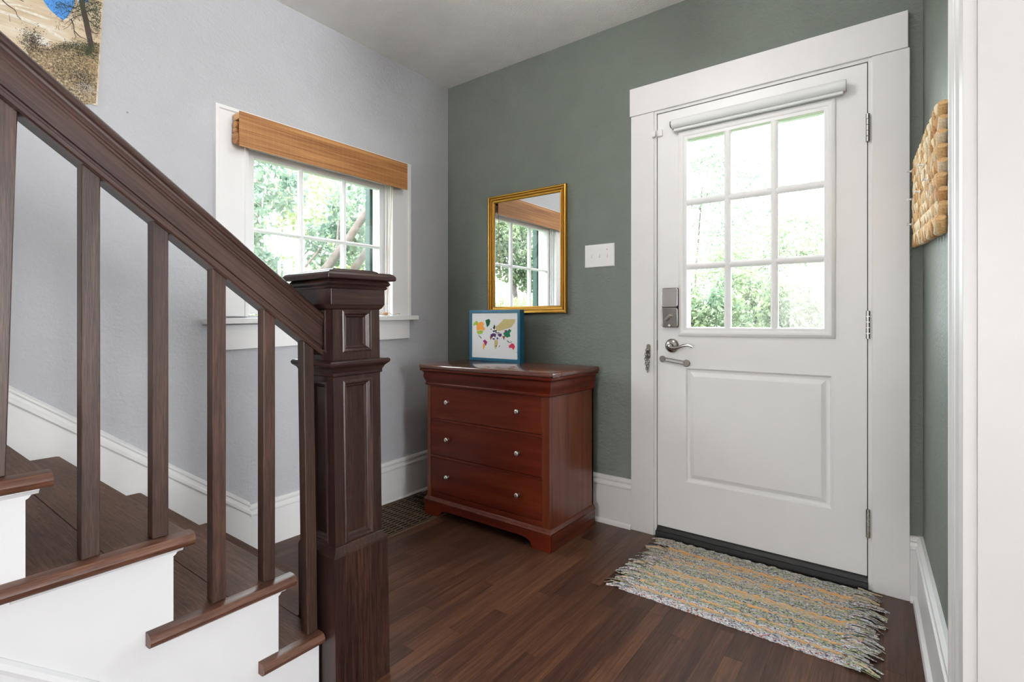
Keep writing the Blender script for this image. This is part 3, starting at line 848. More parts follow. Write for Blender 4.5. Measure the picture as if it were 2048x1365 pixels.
# sloping skirt board on the grey wall with its cap
def zk(y): return 0.212 + 0.772 * (SK_Y - y)
sk = MB().prism([(SK_Y, -0.036), (SK_Y, zk(SK_Y) - 0.045), (-0.85, zk(-0.85) - 0.045), (-0.85, 0.0)][::-1], (XL + 0.0015, 0, 0), (0, 1, 0), (0, 0, 1), (1, 0, 0), 0.0165)
sko = part('skirt_board', sk, M['trim'], st)
SC = [(0, 0), (0.018, 0), (0.0235, 0.006), (0.0235, 0.018), (0.017, 0.026), (0.016, 0.038), (0.020, 0.044), (0.020, 0.052), (0.008, 0.062), (0, 0.062)]
dv = Vector((0, SK_Y + 0.85, zk(SK_Y) - zk(-0.85)))
part('skirt_cap', MB().prism(SC, (XL + 0.0015, -0.85, zk(-0.85) - 0.046), (1, 0, 0), (0, 0, 1), dv.normalized(), dv.length), M['trim'], sko, smooth=25)

# ------------------------------------------------------------------ railing
rg = thing('stair_railing', 'dark stained oak newel post, handrail and square balusters', 'railing', (-1.318, 0.9285, 0))
NX, NY = -1.3195, 0.9285
newel = MB()
newel.stack(NX, NY, [(0.0925, 0.0925, 0.0), (0.0905, 0.0925, 0.02), (0.0900, 0.0915, 0.408), (0.0885, 0.0895, 0.414), (0.0800, 0.0810, 0.430), (0.0780, 0.0795, 0.432)])
newel.stack(NX, NY, [(0.0665, 0.0680, 0.42), (0.0665, 0.0680, 1.10)])
HX, HY = 0.0780, 0.0795
for (s_, ax) in ((1, 'x'), (-1, 'x'), (1, 'y'), (-1, 'y')):
    h = HY if ax == 'x' else HX                # half width of this face
    d0, d1 = (HX - 0.012, HX) if ax == 'x' else (HY - 0.012, HY)
    def fbx(a0, a1, z0_, z1_):
        if ax == 'x':
            newel.box(NX + min(s_ * d0, s_ * d1), NX + max(s_ * d0, s_ * d1), NY + a0, NY + a1, z0_, z1_)
        else:
            newel.box(NX + a0, NX + a1, NY + min(s_ * d0, s_ * d1), NY + max(s_ * d0, s_ * d1), z0_, z1_)
    e = h if ax == 'x' else h - 0.012
    iw = h - 0.030
    fbx(-e, -iw, 0.425, 1.10); fbx(iw, e, 0.425, 1.10)
    fbx(-iw, iw, 0.425, 0.436); fbx(-iw, iw, 0.893, 0.972); fbx(-iw, iw, 1.090, 1.10)
nw = part('newel_post', newel, M['newel_z'], rg)
ORG[nw.name] = Vector((NX, NY, 0))
nw.location = Vector((NX, NY, 0)) - ORG[rg.name]
for vtx in nw.data.vertices:
    vtx.co = vtx.co - nw.location
nw.rotation_euler = (R(0.85), 0, 0)            # the old post leans a touch
PM = [(0, 0), (0.0, 0.0135), (0.004, 0.0150), (0.009, 0.0135), (0.013, 0.007), (0.016, 0.006), (0.019, 0.003), (0.021, 0.0)]
for (n_, u_, h, dd) in (((1, 0, 0), (0, 1, 0), HY, HX), ((-1, 0, 0), (0, -1, 0), HY, HX), ((0, -1, 0), (1, 0, 0), HX, HY), ((0, 1, 0), (-1, 0, 0), HX, HY)):
    iw = h - 0.030
    for (z0_, z1_) in ((0.436, 0.893), (0.972, 1.090)):
        org = Vector((NX, NY, z0_)) + Vector(n_) * (dd - 0.012) - Vector(u_) * iw
        part('panel_moulding', MB().ring(org, u_, (0, 0, 1), n_, 2 * iw, z1_ - z0_, PM), M['newel_z'], nw, smooth=25)
part('collar', MB().stack(NX, NY, [(0.079, 0.080, 0.905), (0.083, 0.084, 0.908), (0.083, 0.084, 0.916), (0.089, 0.090, 0.928), (0.098, 0.099, 0.936), (0.100, 0.101, 0.940), (0.100, 0.101, 0.945), (0.096, 0.097, 0.949), (0.078, 0.0795, 0.951)]), M['newel_h'], nw)
part('frieze', MB().stack(NX, NY, [(0.079, 0.080, 1.092), (0.084, 0.085, 1.096), (0.0875, 0.089, 1.103), (0.0895, 0.091, 1.107), (0.0895, 0.091, 1.150), (0.093, 0.0945, 1.151), (0.096, 0.0975, 1.155), (0.093, 0.0945, 1.159), (0.098, 0.0995, 1.161), (0.1025, 0.104, 1.166), (0.0995, 0.101, 1.172), (0.095, 0.096, 1.177)]), M['newel_h'], nw, bevel=0.001)
part('cap', MB().stack(NX, NY, [(0.112, 0.1125, 1.176), (0.1145, 0.115, 1.179), (0.1145, 0.115, 1.188), (0.110, 0.1105, 1.194), (0.102, 0.1025, 1.198), (0.078, 0.079, 1.199), (0.076, 0.077, 1.203), (0.066, 0.067, 1.2075)]), M['newel_h'], nw, bevel=0.0012)

# handrail
SL = 0.772
def zr(y): return 0.970 + SL * (0.826 - y)   # underside of the rail
RXC = -1.3155
half = [(0.0235, 0.0), (0.0275, 0.003), (0.0275, 0.010), (0.0225, 0.013), (0.0225, 0.017), (0.0255, 0.019), (0.0255, 0.054), (0.0275, 0.056), (0.0275, 0.060),
        (0.0300, 0.062), (0.0300, 0.066), (0.0285, 0.071), (0.0300, 0.075), (0.0345, 0.078), (0.0365, 0.082), (0.0350, 0.087), (0.0290, 0.092), (0.018, 0.0955), (0.006, 0.097)]
rprof = half + [(-a, b) for a, b in half[::-1]]
cs_ = math.cos(math.atan(SL))
def railpt(y, p):      # plumb-cut section
    return (RXC + p[0], y, zr(y) + p[1] / cs_)
k = len(rprof)
ra = MB(); ye, ys = 0.853, -0.95
ra.add([railpt(ye, p) for p in rprof] + [railpt(ys, p) for p in rprof],
       [tuple(range(k)), tuple(range(k, 2 * k))[::-1]] + [(i, (i + 1) % k, k + (i + 1) % k, k + i) for i in range(k)])
part('handrail', ra, M['rail'], rg, smooth=28)
# balusters, two to a tread
BS = 0.031
lean = {0: -0.012, 5: 0.016, 1: 0.0, 2: 0.0, 3: 0.0, 4: 0.0}
for i in range(9):
    yb0 = 0.7945 - 0.1226 * i
    n = 1 + (i + 1) // 2
    zb = tz(n)
    dy = lean.get(i, 0.0)
    if i == 5: yb0 = 0.165
    xa, xb_ = -1.3315, -1.3005
    b0, b1 = yb0, yb0 + BS
    t0, t1 = b0 + dy, b1 + dy
    bm_ = MB().hexa([(xa, b0, zb + 0.0003), (xb_, b0, zb + 0.0003), (xb_, b1, zb + 0.0003), (xa, b1, zb + 0.0003)],
                    [(xa, t0, zr(t0) + 0.004), (xb_, t0, zr(t0) + 0.004), (xb_, t1, zr(t1) + 0.004), (xa, t1, zr(t1) + 0.004)])
    part('baluster', bm_, M['baluster'], rg, bevel=0.0018)

# ------------------------------------------------------------------ chest of drawers
cd = thing('chest_of_drawers', 'glossy reddish cherry chest of three drawers in the corner', 'chest', (-1.675, 2.2, 0))
bx0, bx1, by0, by1 = -2.073, -1.277, 1.985, 2.405
body = MB()
dr = [(0.132, 0.318), (0.333, 0.516), (0.532, 0.714)]
ddx0, ddx1 = -2.046, -1.321
body.box(bx0, bx0 + 0.018, by0 + 0.022, by1, 0.09, 0.79)
body.box(bx0, bx1, by1 - 0.012, by1, 0.09, 0.79)
body.box(bx0, bx1, by0 + 0.03, by1, 0.09, 0.10)
part('carcass', body, M['chest_z'], cd)
part('side_panel', MB().box(bx1 - 0.018, bx1, by0 + 0.022, by1, 0.09, 0.79), M['chest_z'], cd)
for a_, b_ in ((bx0, ddx0 - 0.0018), (ddx1 + 0.0018, bx1)):
    part('front_stile', MB().box(a_, b_, by0, by0 + 0.022, 0.09, 0.72), M['chest_z'], cd, bevel=0.0015)
for z0_, z1_ in ((0.09, 0.1302), (0.3198, 0.3312), (0.5178, 0.5302), (0.7158, 0.724)):
    part('drawer_rail', MB().box(ddx0 - 0.002, ddx1 + 0.002, by0 + 0.0015, by0 + 0.022, z0_, z1_), M['chest_x'], cd)
for z0_, z1_ in dr:
    d_ = MB().box(ddx0, ddx1, by0 + 0.0005, by0 + 0.30, z0_, z1_)
    do = part('drawer', d_, M['chest_x'], cd, bevel=0.002)
    for kx in (-1.915, -1.452):
        kz = (z0_ + z1_) / 2 + 0.004
        part('knob', MB().lathe((kx, by0 + 0.001, kz), (0, -1, 0), [(0, 0.0075), (0.003, 0.0065), (0.009, 0.0060), (0.013, 0.0095), (0.018, 0.0125), (0.022, 0.0120), (0.025, 0.0095), (0.026, 0.006)], 20), M['knob'], do, smooth=45)
# cornice and top: mitred round three sides (x left, front, right)
def wrap(profile, y_back=by1):
    b = MB(); vs = []
    for (o_, z) in profile:
        vs += [(bx0 - o_, y_back, z), (bx0 - o_, by0 - o_, z), (bx1 + o_, by0 - o_, z), (bx1 + o_, y_back, z)]
    k2 = len(profile); fs = []
    for j in range(k2):
        j2 = (j + 1) % k2
        for c in range(3):
            fs.append((j * 4 + c, j * 4 + c + 1, j2 * 4 + c + 1, j2 * 4 + c))
    fs.append(tuple(j * 4 for j in range(k2))); fs.append(tuple(j * 4 + 3 for j in range(k2)))
    return b.add(vs, fs)
cor = [(0.0, 0.709), (0.006, 0.709), (0.009, 0.712), (0.009, 0.719), (0.005, 0.723), (0.006, 0.730), (0.012, 0.742), (0.016, 0.752), (0.0165, 0.763), (0.014, 0.772),
       (0.016, 0.780), (0.022, 0.786), (0.028, 0.788), (0.030, 0.793), (0.030, 0.799), (0.0, 0.799)]
part('cornice', wrap(cor), M['chest_x'], cd, smooth=30)
tp = MB(); ov_ = 0.041
def inset_poly(o_):
    c_ = 0.010
    X0, X1, Y0, Y1 = bx0 - o_, bx1 + o_ * 0.75, by0 - o_ * 0.75, by1 + 0.005
    return [(X0 + c_, Y0), (X1 - c_, Y0), (X1, Y0 + c_), (X1, Y1), (X0, Y1), (X0, Y0 + c_)]
lay = [(0.034, 0.798), (0.040, 0.801), (0.043, 0.807), (0.043, 0.814), (0.040, 0.820), (0.034, 0.823)]
vs = []
for o_, z in lay:
    vs += [(px_, py_, z) for px_, py_ in inset_poly(o_)]
fs = [tuple(range(6))[::-1], tuple(range((len(lay) - 1) * 6, len(lay) * 6))]
for j in range(len(lay) - 1):
    for c in range(6):
        fs.append((j * 6 + c, j * 6 + (c + 1) % 6, (j + 1) * 6 + (c + 1) % 6, (j + 1) * 6 + c))
tp.add(vs, fs)
part('top', tp, M['chest_top'], cd, smooth=40)
bmd = [(0.0, 0.078), (0.012, 0.078), (0.0135, 0.081), (0.0135, 0.086), (0.010, 0.090), (0.009, 0.095), (0.005, 0.101), (0.0, 0.103)]
part('base_moulding', wrap(bmd), M['chest_y'], cd, smooth=30)
pb = [(bx0 - 0.012, 0.0), (bx0 + 0.085, 0.0), (bx0 + 0.092, 0.006), (bx0 + 0.097, 0.020), (bx0 + 0.108, 0.033), (bx0 + 0.130, 0.040), (bx0 + 0.150, 0.044),
      (bx1 - 0.150, 0.044), (bx1 - 0.130, 0.040), (bx1 - 0.108, 0.033), (bx1 - 0.097, 0.020), (bx1 - 0.092, 0.006), (bx1 - 0.085, 0.0), (bx1 + 0.012, 0.0), (bx1 + 0.012, 0.079), (bx0 - 0.012, 0.079)]
part('plinth', MB().prism(pb, (0, by0 - 0.012, 0), (1, 0, 0), (0, 0, 1), (0, 1, 0), 0.022), M['chest_x'], cd, bevel=0.002)
for xa_, xb2 in ((bx0 - 0.0118, bx0 + 0.008), (bx1 - 0.008, bx1 + 0.0118)):
    part('plinth_side', MB().box(xa_, xb2, by0 + 0.0102, by1, 0.0, 0.079), M['chest_y'], cd, bevel=0.001)

# ------------------------------------------------------------------ framed world map on the chest
fx0, fx1, fz0, fz1, fy = -2.078, -1.700, 0.8232, 1.1232, 2.335
fm = thing('framed_map', 'world map print in a deep teal box frame on the chest', 'framed print', ((fx0 + fx1) / 2, fy + 0.02, fz0))
FP = [(0, -0.042), (0, 0.0), (0.018, 0.0), (0.018, -0.004), (0.018, -0.042)]
part('frame', MB().ring((fx0, fy, fz0), (1, 0, 0), (0, 0, 1), (0, -1, 0), fx1 - fx0, fz1 - fz0, FP), M['teal'], fm, bevel=0.0012)
mx0, mx1, mz0, mz1 = fx0 + 0.017, fx1 - 0.017, fz0 + 0.017, fz1 - 0.017
bkp = part('map_sheet', MB().box(mx0, mx1, fy + 0.004, fy + 0.040, mz0, mz1), M['paper'], fm)
# land masses as flat print, in sheet fractions
def land(name, c, polys):
    m = flat('ink_' + name, c, 0.7, 0.05, 80)
    for pl in polys:
        pl = [(mx0 + u * (mx1 - mx0), mz1 - v * (mz1 - mz0)) for u, v in pl]
        part('printed_land', MB().prism(pl, (0, fy + 0.0040, 0), (1, 0, 0), (0, 0, 1), (0, -1, 0), 0.0004), m, bkp)
def px(pts):    # read off an enlarged view of the sheet (200..1150, 205..1150)
    return [((x_ - 200) / 950.0, (y_ - 205 - (x_ - 200) * 0.03) / 925.0) for x_, y_ in pts]
land('green', (0.36, 0.50, 0.06, 1), [px([(230, 470), (238, 415), (300, 368), (335, 395), (318, 455), (285, 455)]), px([(308, 585), (400, 565), (450, 590), (425, 640), (350, 655), (322, 630)])])
land('orange', (0.85, 0.33, 0.06, 1), [px([(318, 420), (360, 405), (430, 390), (470, 440), (445, 480), (490, 545), (450, 580), (400, 560), (308, 570), (305, 480)]), px([(445, 850), (470, 830), (490, 880), (455, 970), (440, 930)])])
land('dark_green', (0.012, 0.10, 0.045, 1), [px([(495, 365), (570, 335), (598, 380), (580, 460), (530, 510), (515, 460)])])
land('sand', (0.55, 0.45, 0.20, 1), [px([(700, 500), (760, 470), (830, 400), (880, 350), (960, 360), (1110, 360), (1090, 430), (1020, 520), (940, 545), (860, 570), (780, 590), (720, 570)]), px([(685, 770), (745, 760), (755, 830), (735, 900), (705, 960), (680, 900)])])
land('emerald', (0.012, 0.17, 0.085, 1), [px([(860, 640), (900, 605), (950, 590), (980, 550), (1020, 575), (1015, 610), (990, 625), (1005, 700), (940, 725), (890, 690)])])
land('magenta', (0.30, 0.02, 0.16, 1), [px([(440, 790), (480, 760), (538, 810), (500, 890), (470, 830)]), px([(885, 580), (940, 570), (945, 600), (895, 608)])])
land('red', (0.55, 0.035, 0.075, 1), [px([(975, 885), (1035, 835), (1075, 850), (1097, 905), (1065, 970), (1030, 925), (980, 930)])])
land('rust', (0.32, 0.07, 0.03, 1), [px([(845, 690), (905, 690), (880, 770), (860, 740)]), px([(590, 690), (640, 700), (620, 740), (600, 770)]), px([(700, 880), (735, 880), (720, 905)])])
land('violet', (0.075, 0.03, 0.14, 1), [px([(745, 650), (830, 640), (835, 690), (795, 710), (765, 690)]), px([(600, 660), (660, 630), (720, 650), (705, 720), (660, 690), (640, 720), (610, 700)]), px([(735, 710), (770, 740), (745, 765), (725, 740)])])
land('charcoal', (0.03, 0.03, 0.04, 1), [px([(650, 530), (685, 450), (700, 500), (690, 560)]), px([(640, 580), (730, 570), (735, 600), (660, 610)]), px([(700, 610), (790, 622), (790, 640), (705, 628)]), px([(600, 545), (620, 535), (630, 570)]),
      px([(775, 905), (788, 870), (792, 895), (780, 918)]), px([(340, 660), (380, 690), (420, 740), (405, 740), (370, 705)]), px([(935, 770), (990, 815), (1040, 800), (1030, 815), (985, 826), (945, 800)]), px([(1120, 1020), (1145, 1000), (1140, 1015)]), px([(640, 735), (690, 735), (690, 765), (650, 760)])])

# ------------------------------------------------------------------ mirror and switch on the green wall
wm = thing('wall_mirror', 'gilt framed rectangular mirror on the green wall', 'mirror', (-1.75, YB, 1.10))
gx0, gx1, gz0, gz1 = -2.030, -1.472, 1.103, 1.822
GP = [(0, 0), (0, 0.017), (0.002, 0.021), (0.006, 0.0235), (0.010, 0.022), (0.0125, 0.018), (0.0135, 0.011), (0.0175, 0.010), (0.0185, 0.017), (0.021, 0.0205), (0.025, 0.0205), (0.0275, 0.017), (0.0285, 0.009), (0.0325, 0.008), (0.0335, 0.0135), (0.036, 0.0155), (0.039, 0.0145), (0.0415, 0.011), (0.043, 0.006), (0.046, 0.004), (0.046, 0.0)]
part('frame', MB().ring((gx0, YB - 0.003, gz0), (1, 0, 0), (0, 0, 1), (0, -1, 0), gx1 - gx0, gz1 - gz0, GP), M['gold'], wm, smooth=25)
part('mirror_glass', MB().box(gx0 + 0.040, gx1 - 0.040, YB - 0.009, YB - 0.004, gz0 + 0.040, gz1 - 0.040), M['mirror'], wm)
sw = thing('light_switch', 'white three-gang toggle switch plate on the green wall', 'light switch', (-1.276, YB, 1.346))
plate = MB(); zz0, zz1, xx0, xx1 = 1.346, 1.468, -1.363, -1.188
plate.stack(0, 0, [(0.0875, 0.061, 0), (0.0875, 0.061, 0.002), (0.0845, 0.058, 0.006)])
plate.v = [(-1.2755 + p[0], YB - p[2], 1.407 + p[1]) for p in plate.v]
swp_ = part('plate', plate, M['plastic'], sw)
for x_ in (-1.3215, -1.2755, -1.2295):
    part('toggle', MB().hexa([(x_ - 0.005, YB - 0.006, 1.396), (x_ + 0.005, YB - 0.006, 1.396), (x_ + 0.005, YB - 0.006, 1.418), (x_ - 0.005, YB - 0.006, 1.418)],
                             [(x_ - 0.004, YB - 0.017, 1.394), (x_ + 0.004, YB - 0.017, 1.394), (x_ + 0.004, YB - 0.015, 1.404), (x_ - 0.004, YB - 0.015, 1.404)]), M['plastic'], swp_, bevel=0.0008)
    for z_ in (1.437, 1.377):
        part('screw', MB().lathe((x_, YB - 0.0058, z_), (0, -1, 0), [(0, 0.003), (0.0008, 0.003), (0.0012, 0.0015)], 10), M['nickel_dark'] if (x_ > -1.24 and z_ > 1.4) else M['plastic'], swp_)

# ------------------------------------------------------------------ floor register
fg = thing('floor_register', 'brown iron floor register grille in front of the white baseboard', 'floor vent', (-2.17, 1.92, 0.0))
rx0, rx1, ry0, ry1 = -2.358, -1.985, 1.605, 2.205
part('pan', MB().box(rx0 + 0.004, rx1 - 0.004, ry0 + 0.004, ry1 - 0.004, 0.0004, 0.0012), M['pit_shade'], fg)  # dark sheet standing for the shade down in the duct
frm = MB().ring((rx0, ry0, 0.0004), (1, 0, 0), (0, 1, 0), (0, 0, 1), rx1 - rx0, ry1 - ry0, [(0, 0), (0, 0.004), (0.003, 0.006), (0.010, 0.006), (0.012, 0.004), (0.012, 0)])
part('rim', frm, M['grate'], fg)
cb = MB().box(rx0 + 0.011, rx1 - 0.011, -0.0028, 0.0028, 0, 0.0058)
cb.v = [(a - (rx0 + rx1) / 2, b, c) for a, b, c in cb.v]
cbm = cb.mesh('cross_bar', M['grate'])
lb = MB().box(-0.0040, 0.0040, ry0 + 0.011, ry1 - 0.011, 0, 0.0040)
lb.v = [(a, b - (ry0 + ry1) / 2, c) for a, b, c in lb.v]
lbm = lb.mesh('long_bar', M['grate'])
nb = 11
for i in range(1, nb):
    piece('cross_bar', cbm, ((rx0 + rx1) / 2, ry0 + (ry1 - ry0) * i / nb, 0.0010), fg)
nl = 15
for i in range(1, nl):
    piece('long_bar', lbm, (rx0 + (rx1 - rx0) * i / nl, (ry0 + ry1) / 2, 0.0010), fg)

# ------------------------------------------------------------------ rag rug
def rag(name, cols_):
    m, nt, bs = new_mat(name)
    v = coords(nt, (190, 430, 430), rand=True)
    n = nt.nodes.new('ShaderNodeTexVoronoi'); n.inputs['Scale'].default_value = 1.0
    link(nt, v, n.inputs['Vector'])
    sep = nt.nodes.new('ShaderNodeSeparateColor'); link(nt, n.outputs['Color'], sep.inputs['Color'])
    st_ = [(i / len(cols_), c) for i, c in enumerate(cols_)]
    rp = ramp(nt, st_); rp.color_ramp.interpolation = 'CONSTANT'
    link(nt, sep.outputs['Red'], rp.inputs['Fac'])
    link(nt, rp.outputs['Color'], bs.inputs['Base Color'])
    bs.inputs['Roughness'].default_value = 0.95; bs.inputs['Specular IOR Level'].default_value = 0.1
    return m
c_nav, c_gry, c_crm, c_grn, c_org, c_wht, c_red, c_tan, c_dk = (0.085, 0.105, 0.165, 1), (0.37, 0.385, 0.42, 1), (0.58, 0.51, 0.40, 1), (0.33, 0.37, 0.18, 1), (0.72, 0.36, 0.115, 1), (0.64, 0.645, 0.67, 1), (0.36, 0.09, 0.06, 1), (0.52, 0.40, 0.26, 1), (0.17, 0.16, 0.15, 1)
RM = {'mix': rag('rag_mixed', [c_nav, c_gry, c_crm, c_gry, c_grn, c_gry, c_dk, c_tan, c_wht]),
      'org': rag('rag_orange', [c_org, c_org, c_tan, c_org, c_gry, c_org, c_crm]),
      'grn': rag('rag_green', [c_grn, c_gry, c_grn, c_crm, c_nav, c_grn, c_dk]),
      'wht': rag('rag_white', [c_wht, c_crm, c_gry, c_wht, c_nav, c_wht, c_wht, c_gry, c_red]),
      'tan': rag('rag_tan', [c_tan, c_crm, c_tan, c_gry, c_org, c_tan, c_grn])}
order = ['wht', 'wht', 'mix', 'org', 'wht', 'mix', 'grn', 'org', 'mix', 'grn', 'mix', 'grn', 'org', 'mix', 'grn', 'mix', 'tan', 'tan', 'org', 'mix', 'mix', 'grn', 'mix', 'mix', 'tan', 'mix', 'org', 'mix', 'mix', 'mix', 'tan', 'mix', 'org', 'org', 'mix', 'mix', 'mix', 'grn', 'mix', 'mix']
rug = thing('rag_rug', 'striped rag rug with ragged ends lying before the front door', 'rug', (-0.49, 2.155, 0.0), rotz=R(-0.6))
rl0, rl1 = -0.385, 0.375
ry_0, ry_1 = -0.278, 0.270
pitch = (ry_1 - ry_0) / len(order)
def rowmesh(seed, L0, L1):
    g = random.Random(seed); b = MB(); n = 74; k = 6; vs = []
    ph = g.random() * 6
    for i in range(n + 1):
        t = i / n; x_ = L0 + (L1 - L0) * t
        w_ = pitch * 0.56 * (1 + 0.16 * math.sin(i * 1.9 + ph) + g.uniform(-0.12, 0.12))
        hh = 0.0105 * (1 + 0.20 * math.sin(i * 1.35 + ph) + g.uniform(-0.22, 0.22))
        oy = g.uniform(-0.0012, 0.0012)
        for j in range(k):
            q = math.pi * j / (k - 1)
            vs.append((x_, oy + w_ * math.cos(q), 0.0006 + hh * math.sin(q) ** 0.8))
    fs = [(i * k + j, i * k + j + 1, (i + 1) * k + j + 1, (i + 1) * k + j) for i in range(n) for j in range(k - 1)]
    fs += [((i + 1) * k, (i + 1) * k + k - 1, i * k + k - 1, i * k) for i in range(n)]
    fs += [tuple(range(k)), tuple(range(n * k, n * k + k))[::-1]]
    return b.add(vs, fs)
for i, o_ in enumerate(order):
    e0, e1 = rl0 + random.uniform(-0.035, 0.008), rl1 + random.uniform(-0.008, 0.035)
    mb = rowmesh(i, e0, e1)
    yy = ry_0 + pitch * (i + 0.5)
    mb.v = [(a, b + yy, c) for a, b, c in mb.v]
    part('woven_row', mb, RM[o_], rug, local=True, smooth=70)
# ragged strips at both ends
fr_ = {k_: MB() for k_ in RM}
def strip_end(side, y_, keyname, L, w_):
    x0_ = (rl0 + 0.02 if side < 0 else rl1 - 0.02) + random.uniform(-0.016, 0.016)
    b = fr_[keyname]; n = 6; vs = []
    ang = random.uniform(-0.35, 0.35); zb_ = random.uniform(0.004, 0.013); zc_ = random.uniform(0.0, 0.010); tw = random.uniform(-0.9, 0.9)
    for i in range(n + 1):
        t = i / n
        cx2 = x0_ + side * L * t; cy2 = y_ + math.sin(ang) * L * t + 0.004 * math.sin(t * 5 + ang * 9)
        cz2 = max(0.0022, zb_ * (1 - t) + 0.003 + zc_ * math.sin(t * math.pi))
        ww = w_ * (1 - 0.35 * t) * random.uniform(0.85, 1.1)
        a2 = tw * t
        vs += [(cx2, cy2 - ww * math.cos(a2), max(0.001, cz2 - ww * math.sin(a2))), (cx2, cy2 + ww * math.cos(a2), max(0.001, cz2 + ww * math.sin(a2))), (cx2, cy2, cz2 + 0.0018)]
    fs = []
    for i in range(n):
        a, c = i * 3, i * 3 + 3
        fs += [(a, a + 2, c + 2, c), (a + 2, a + 1, c + 1, c + 2), (a, c, c + 1, a + 1)]
    fs += [(0, 1, 2), (n * 3, n * 3 + 2, n * 3 + 1)]
    b.add(vs, fs)
for side in (-1, 1):
    for i in range(150):
        y_ = ry_0 + (ry_1 - ry_0) * (i + random.random()) / 150
        strip_end(side, y_, random.choice(['mix', 'mix', 'grn', 'wht', 'wht', 'tan', 'wht', 'mix']), random.uniform(0.035, 0.095), random.uniform(0.0045, 0.0095))
for k_, b in fr_.items():
    part('fringe', b, RM[k_], rug, local=True, kind='stuff', smooth=50)

# ------------------------------------------------------------------ cork board on the right wall
q0 = Vector((xr(1.572), 1.572, 0))
ang_w = math.atan2(0.042, 1.0)
cbd = thing('cork_board', 'board of wine corks laid in a herringbone beside the front door', 'cork board', (xr(1.97), 1.97, 1.30))
def wpt(s, d, z):      # s metres from the near end along the wall, d out from it
    return q0 - along_r * s + out_r * d + Vector((0, 0, z + 0.075 * s))    # hung a little crooked
LB, Z0B, Z1B = 0.800, 1.275, 1.584
bk_ = MB()
bk_.hexa([wpt(0.01, 0.001, Z0B + 0.015), wpt(LB - 0.01, 0.001, Z0B + 0.015), wpt(LB - 0.01, 0.015, Z0B + 0.015), wpt(0.01, 0.015, Z0B + 0.015)],
         [wpt(0.01, 0.001, Z1B - 0.015), wpt(LB - 0.01, 0.001, Z1B - 0.015), wpt(LB - 0.01, 0.015, Z1B - 0.015), wpt(0.01, 0.015, Z1B - 0.015)])
part('backing', bk_, M['cork_board'], cbd)
CL, CR = 0.043, 0.0110
cms = []
for key in ('cork_a', 'cork_b', 'cork_c'):
    cm_ = MB().lathe((0, 0, -CL / 2), (0, 0, 1), [(0, CR * 0.9), (0.0015, CR), (CL - 0.0015, CR), (CL, CR * 0.9)], 12)
    cm_.m[-1] = cm_.m[-2] = 1
    cms.append(cm_.mesh('cork', [M[key], M['cork_a']], smooth=40))
dcol = 0.0325
ncol = int(LB / dcol)
ncork = 0
for c in range(ncol + 1):
    s = dcol * (c + 0.5)
    if s > LB: break
    sg_ = 1 if c % 2 else -1
    nrow = int((Z1B - Z0B) / 0.0338) + 1
    for r_ in range(nrow):
        z = Z0B + 0.012 + 0.0338 * r_ + (0.008 if c % 2 else 0)
        if z > Z1B + 0.004: continue
        p = wpt(s, 0.015 + CR + random.uniform(-0.001, 0.003), z)
        axis = (-along_r * sg_ * 0.72 + Vector((0, 0, 0.70)) + out_r * random.uniform(-0.02, 0.14)).normalized()
        rot = axis.to_track_quat('Z', 'Y').to_euler()
        piece('cork', cms[random.choice((0, 0, 1, 2, 2))], p, cbd, rot)
        ncork += 1
pin_m = MB().lathe((0, 0, 0), (0, 0, 1), [(-0.010, 0.0005), (0.0, 0.0006), (0.0005, 0.0048), (0.002, 0.0050), (0.003, 0.0026), (0.009, 0.0024), (0.0105, 0.0042), (0.013, 0.0046), (0.0135, 0.0036)], 12).mesh('push_pin', M['clear_pin'], smooth=40)
PINS = [(0.775, 1.540 , 'highest clear push pin at the far end of the cork board'), (0.300, 1.480 , 'clear push pin stuck amid the upper corks'),
        (0.420, 1.420 , 'clear push pin near the middle of the cork board'), (0.180, 1.420 , 'clear push pin close to the near end of the corks'),
        (0.785, 1.440 , 'clear push pin halfway down the far end of the cork board'), (0.785, 1.350 , 'lowest clear push pin at the far end of the cork board')]
for s, z, lab in PINS:
    o = piece('push_pin', pin_m, wpt(s, 0.041, z), None, (out_r + Vector((0, 0, 0.12))).to_track_quat('Z', 'Y').to_euler())
    tag(o, lab, 'push pin', 'push pins in the cork board')

# ------------------------------------------------------------------ landscape poster above the handrail
def strata():
    m, nt, bs = new_mat('poster_cliff')
    v = coords(nt, (1, 5, 26), rot=(R(28), 0, 0))
    n1 = noise(nt, v, 1.0, 6.0, 0.65)
    rp = ramp(nt, [(0.30, (0.34, 0.24, 0.15, 1)), (0.46, (0.55, 0.43, 0.29, 1)), (0.58, (0.64, 0.54, 0.41, 1)), (0.70, (0.72, 0.68, 0.60, 1))])
    link(nt, n1, rp.inputs['Fac'])
    link(nt, rp.outputs['Color'], bs.inputs['Base Color'])
    bs.inputs['Roughness'].default_value = 0.6
    return m
M['cliff'] = strata()
po = thing('landscape_poster', 'large desert cliff and pine landscape print above the handrail', 'poster', (XL, 0.0, 1.86))
XP = XL + 0.004
pm = MB().hexa([(XL + 0.001, -0.75, 1.862), (XP, -0.75, 1.862), (XP, 0.606, 1.862), (XL + 0.001, 0.606, 1.862)],
               [(XL + 0.001, -0.75, 2.56), (XP, -0.75, 2.56), (XP, 0.637, 2.56), (XL + 0.001, 0.637, 2.56)])
sheet = part('poster_sheet', pm, M['cliff'], po)
def wall_pt(u, v):     # the print as measured on the wall: horizontal and upright position
    r_ = (u - 1024) / 1030.0; zz = (642 - v) / 1030.0
    dx, dy = -0.6008 + r_ * 0.7994, 0.7994 + r_ * 0.6008
    t = XP / dx
    return (dy * t, 1.06 + zz * t)
INK = {}
def ink(key, c):
    INK[key] = (MB(), flat('ink_' + key, c, 0.6, 0.15, 120))
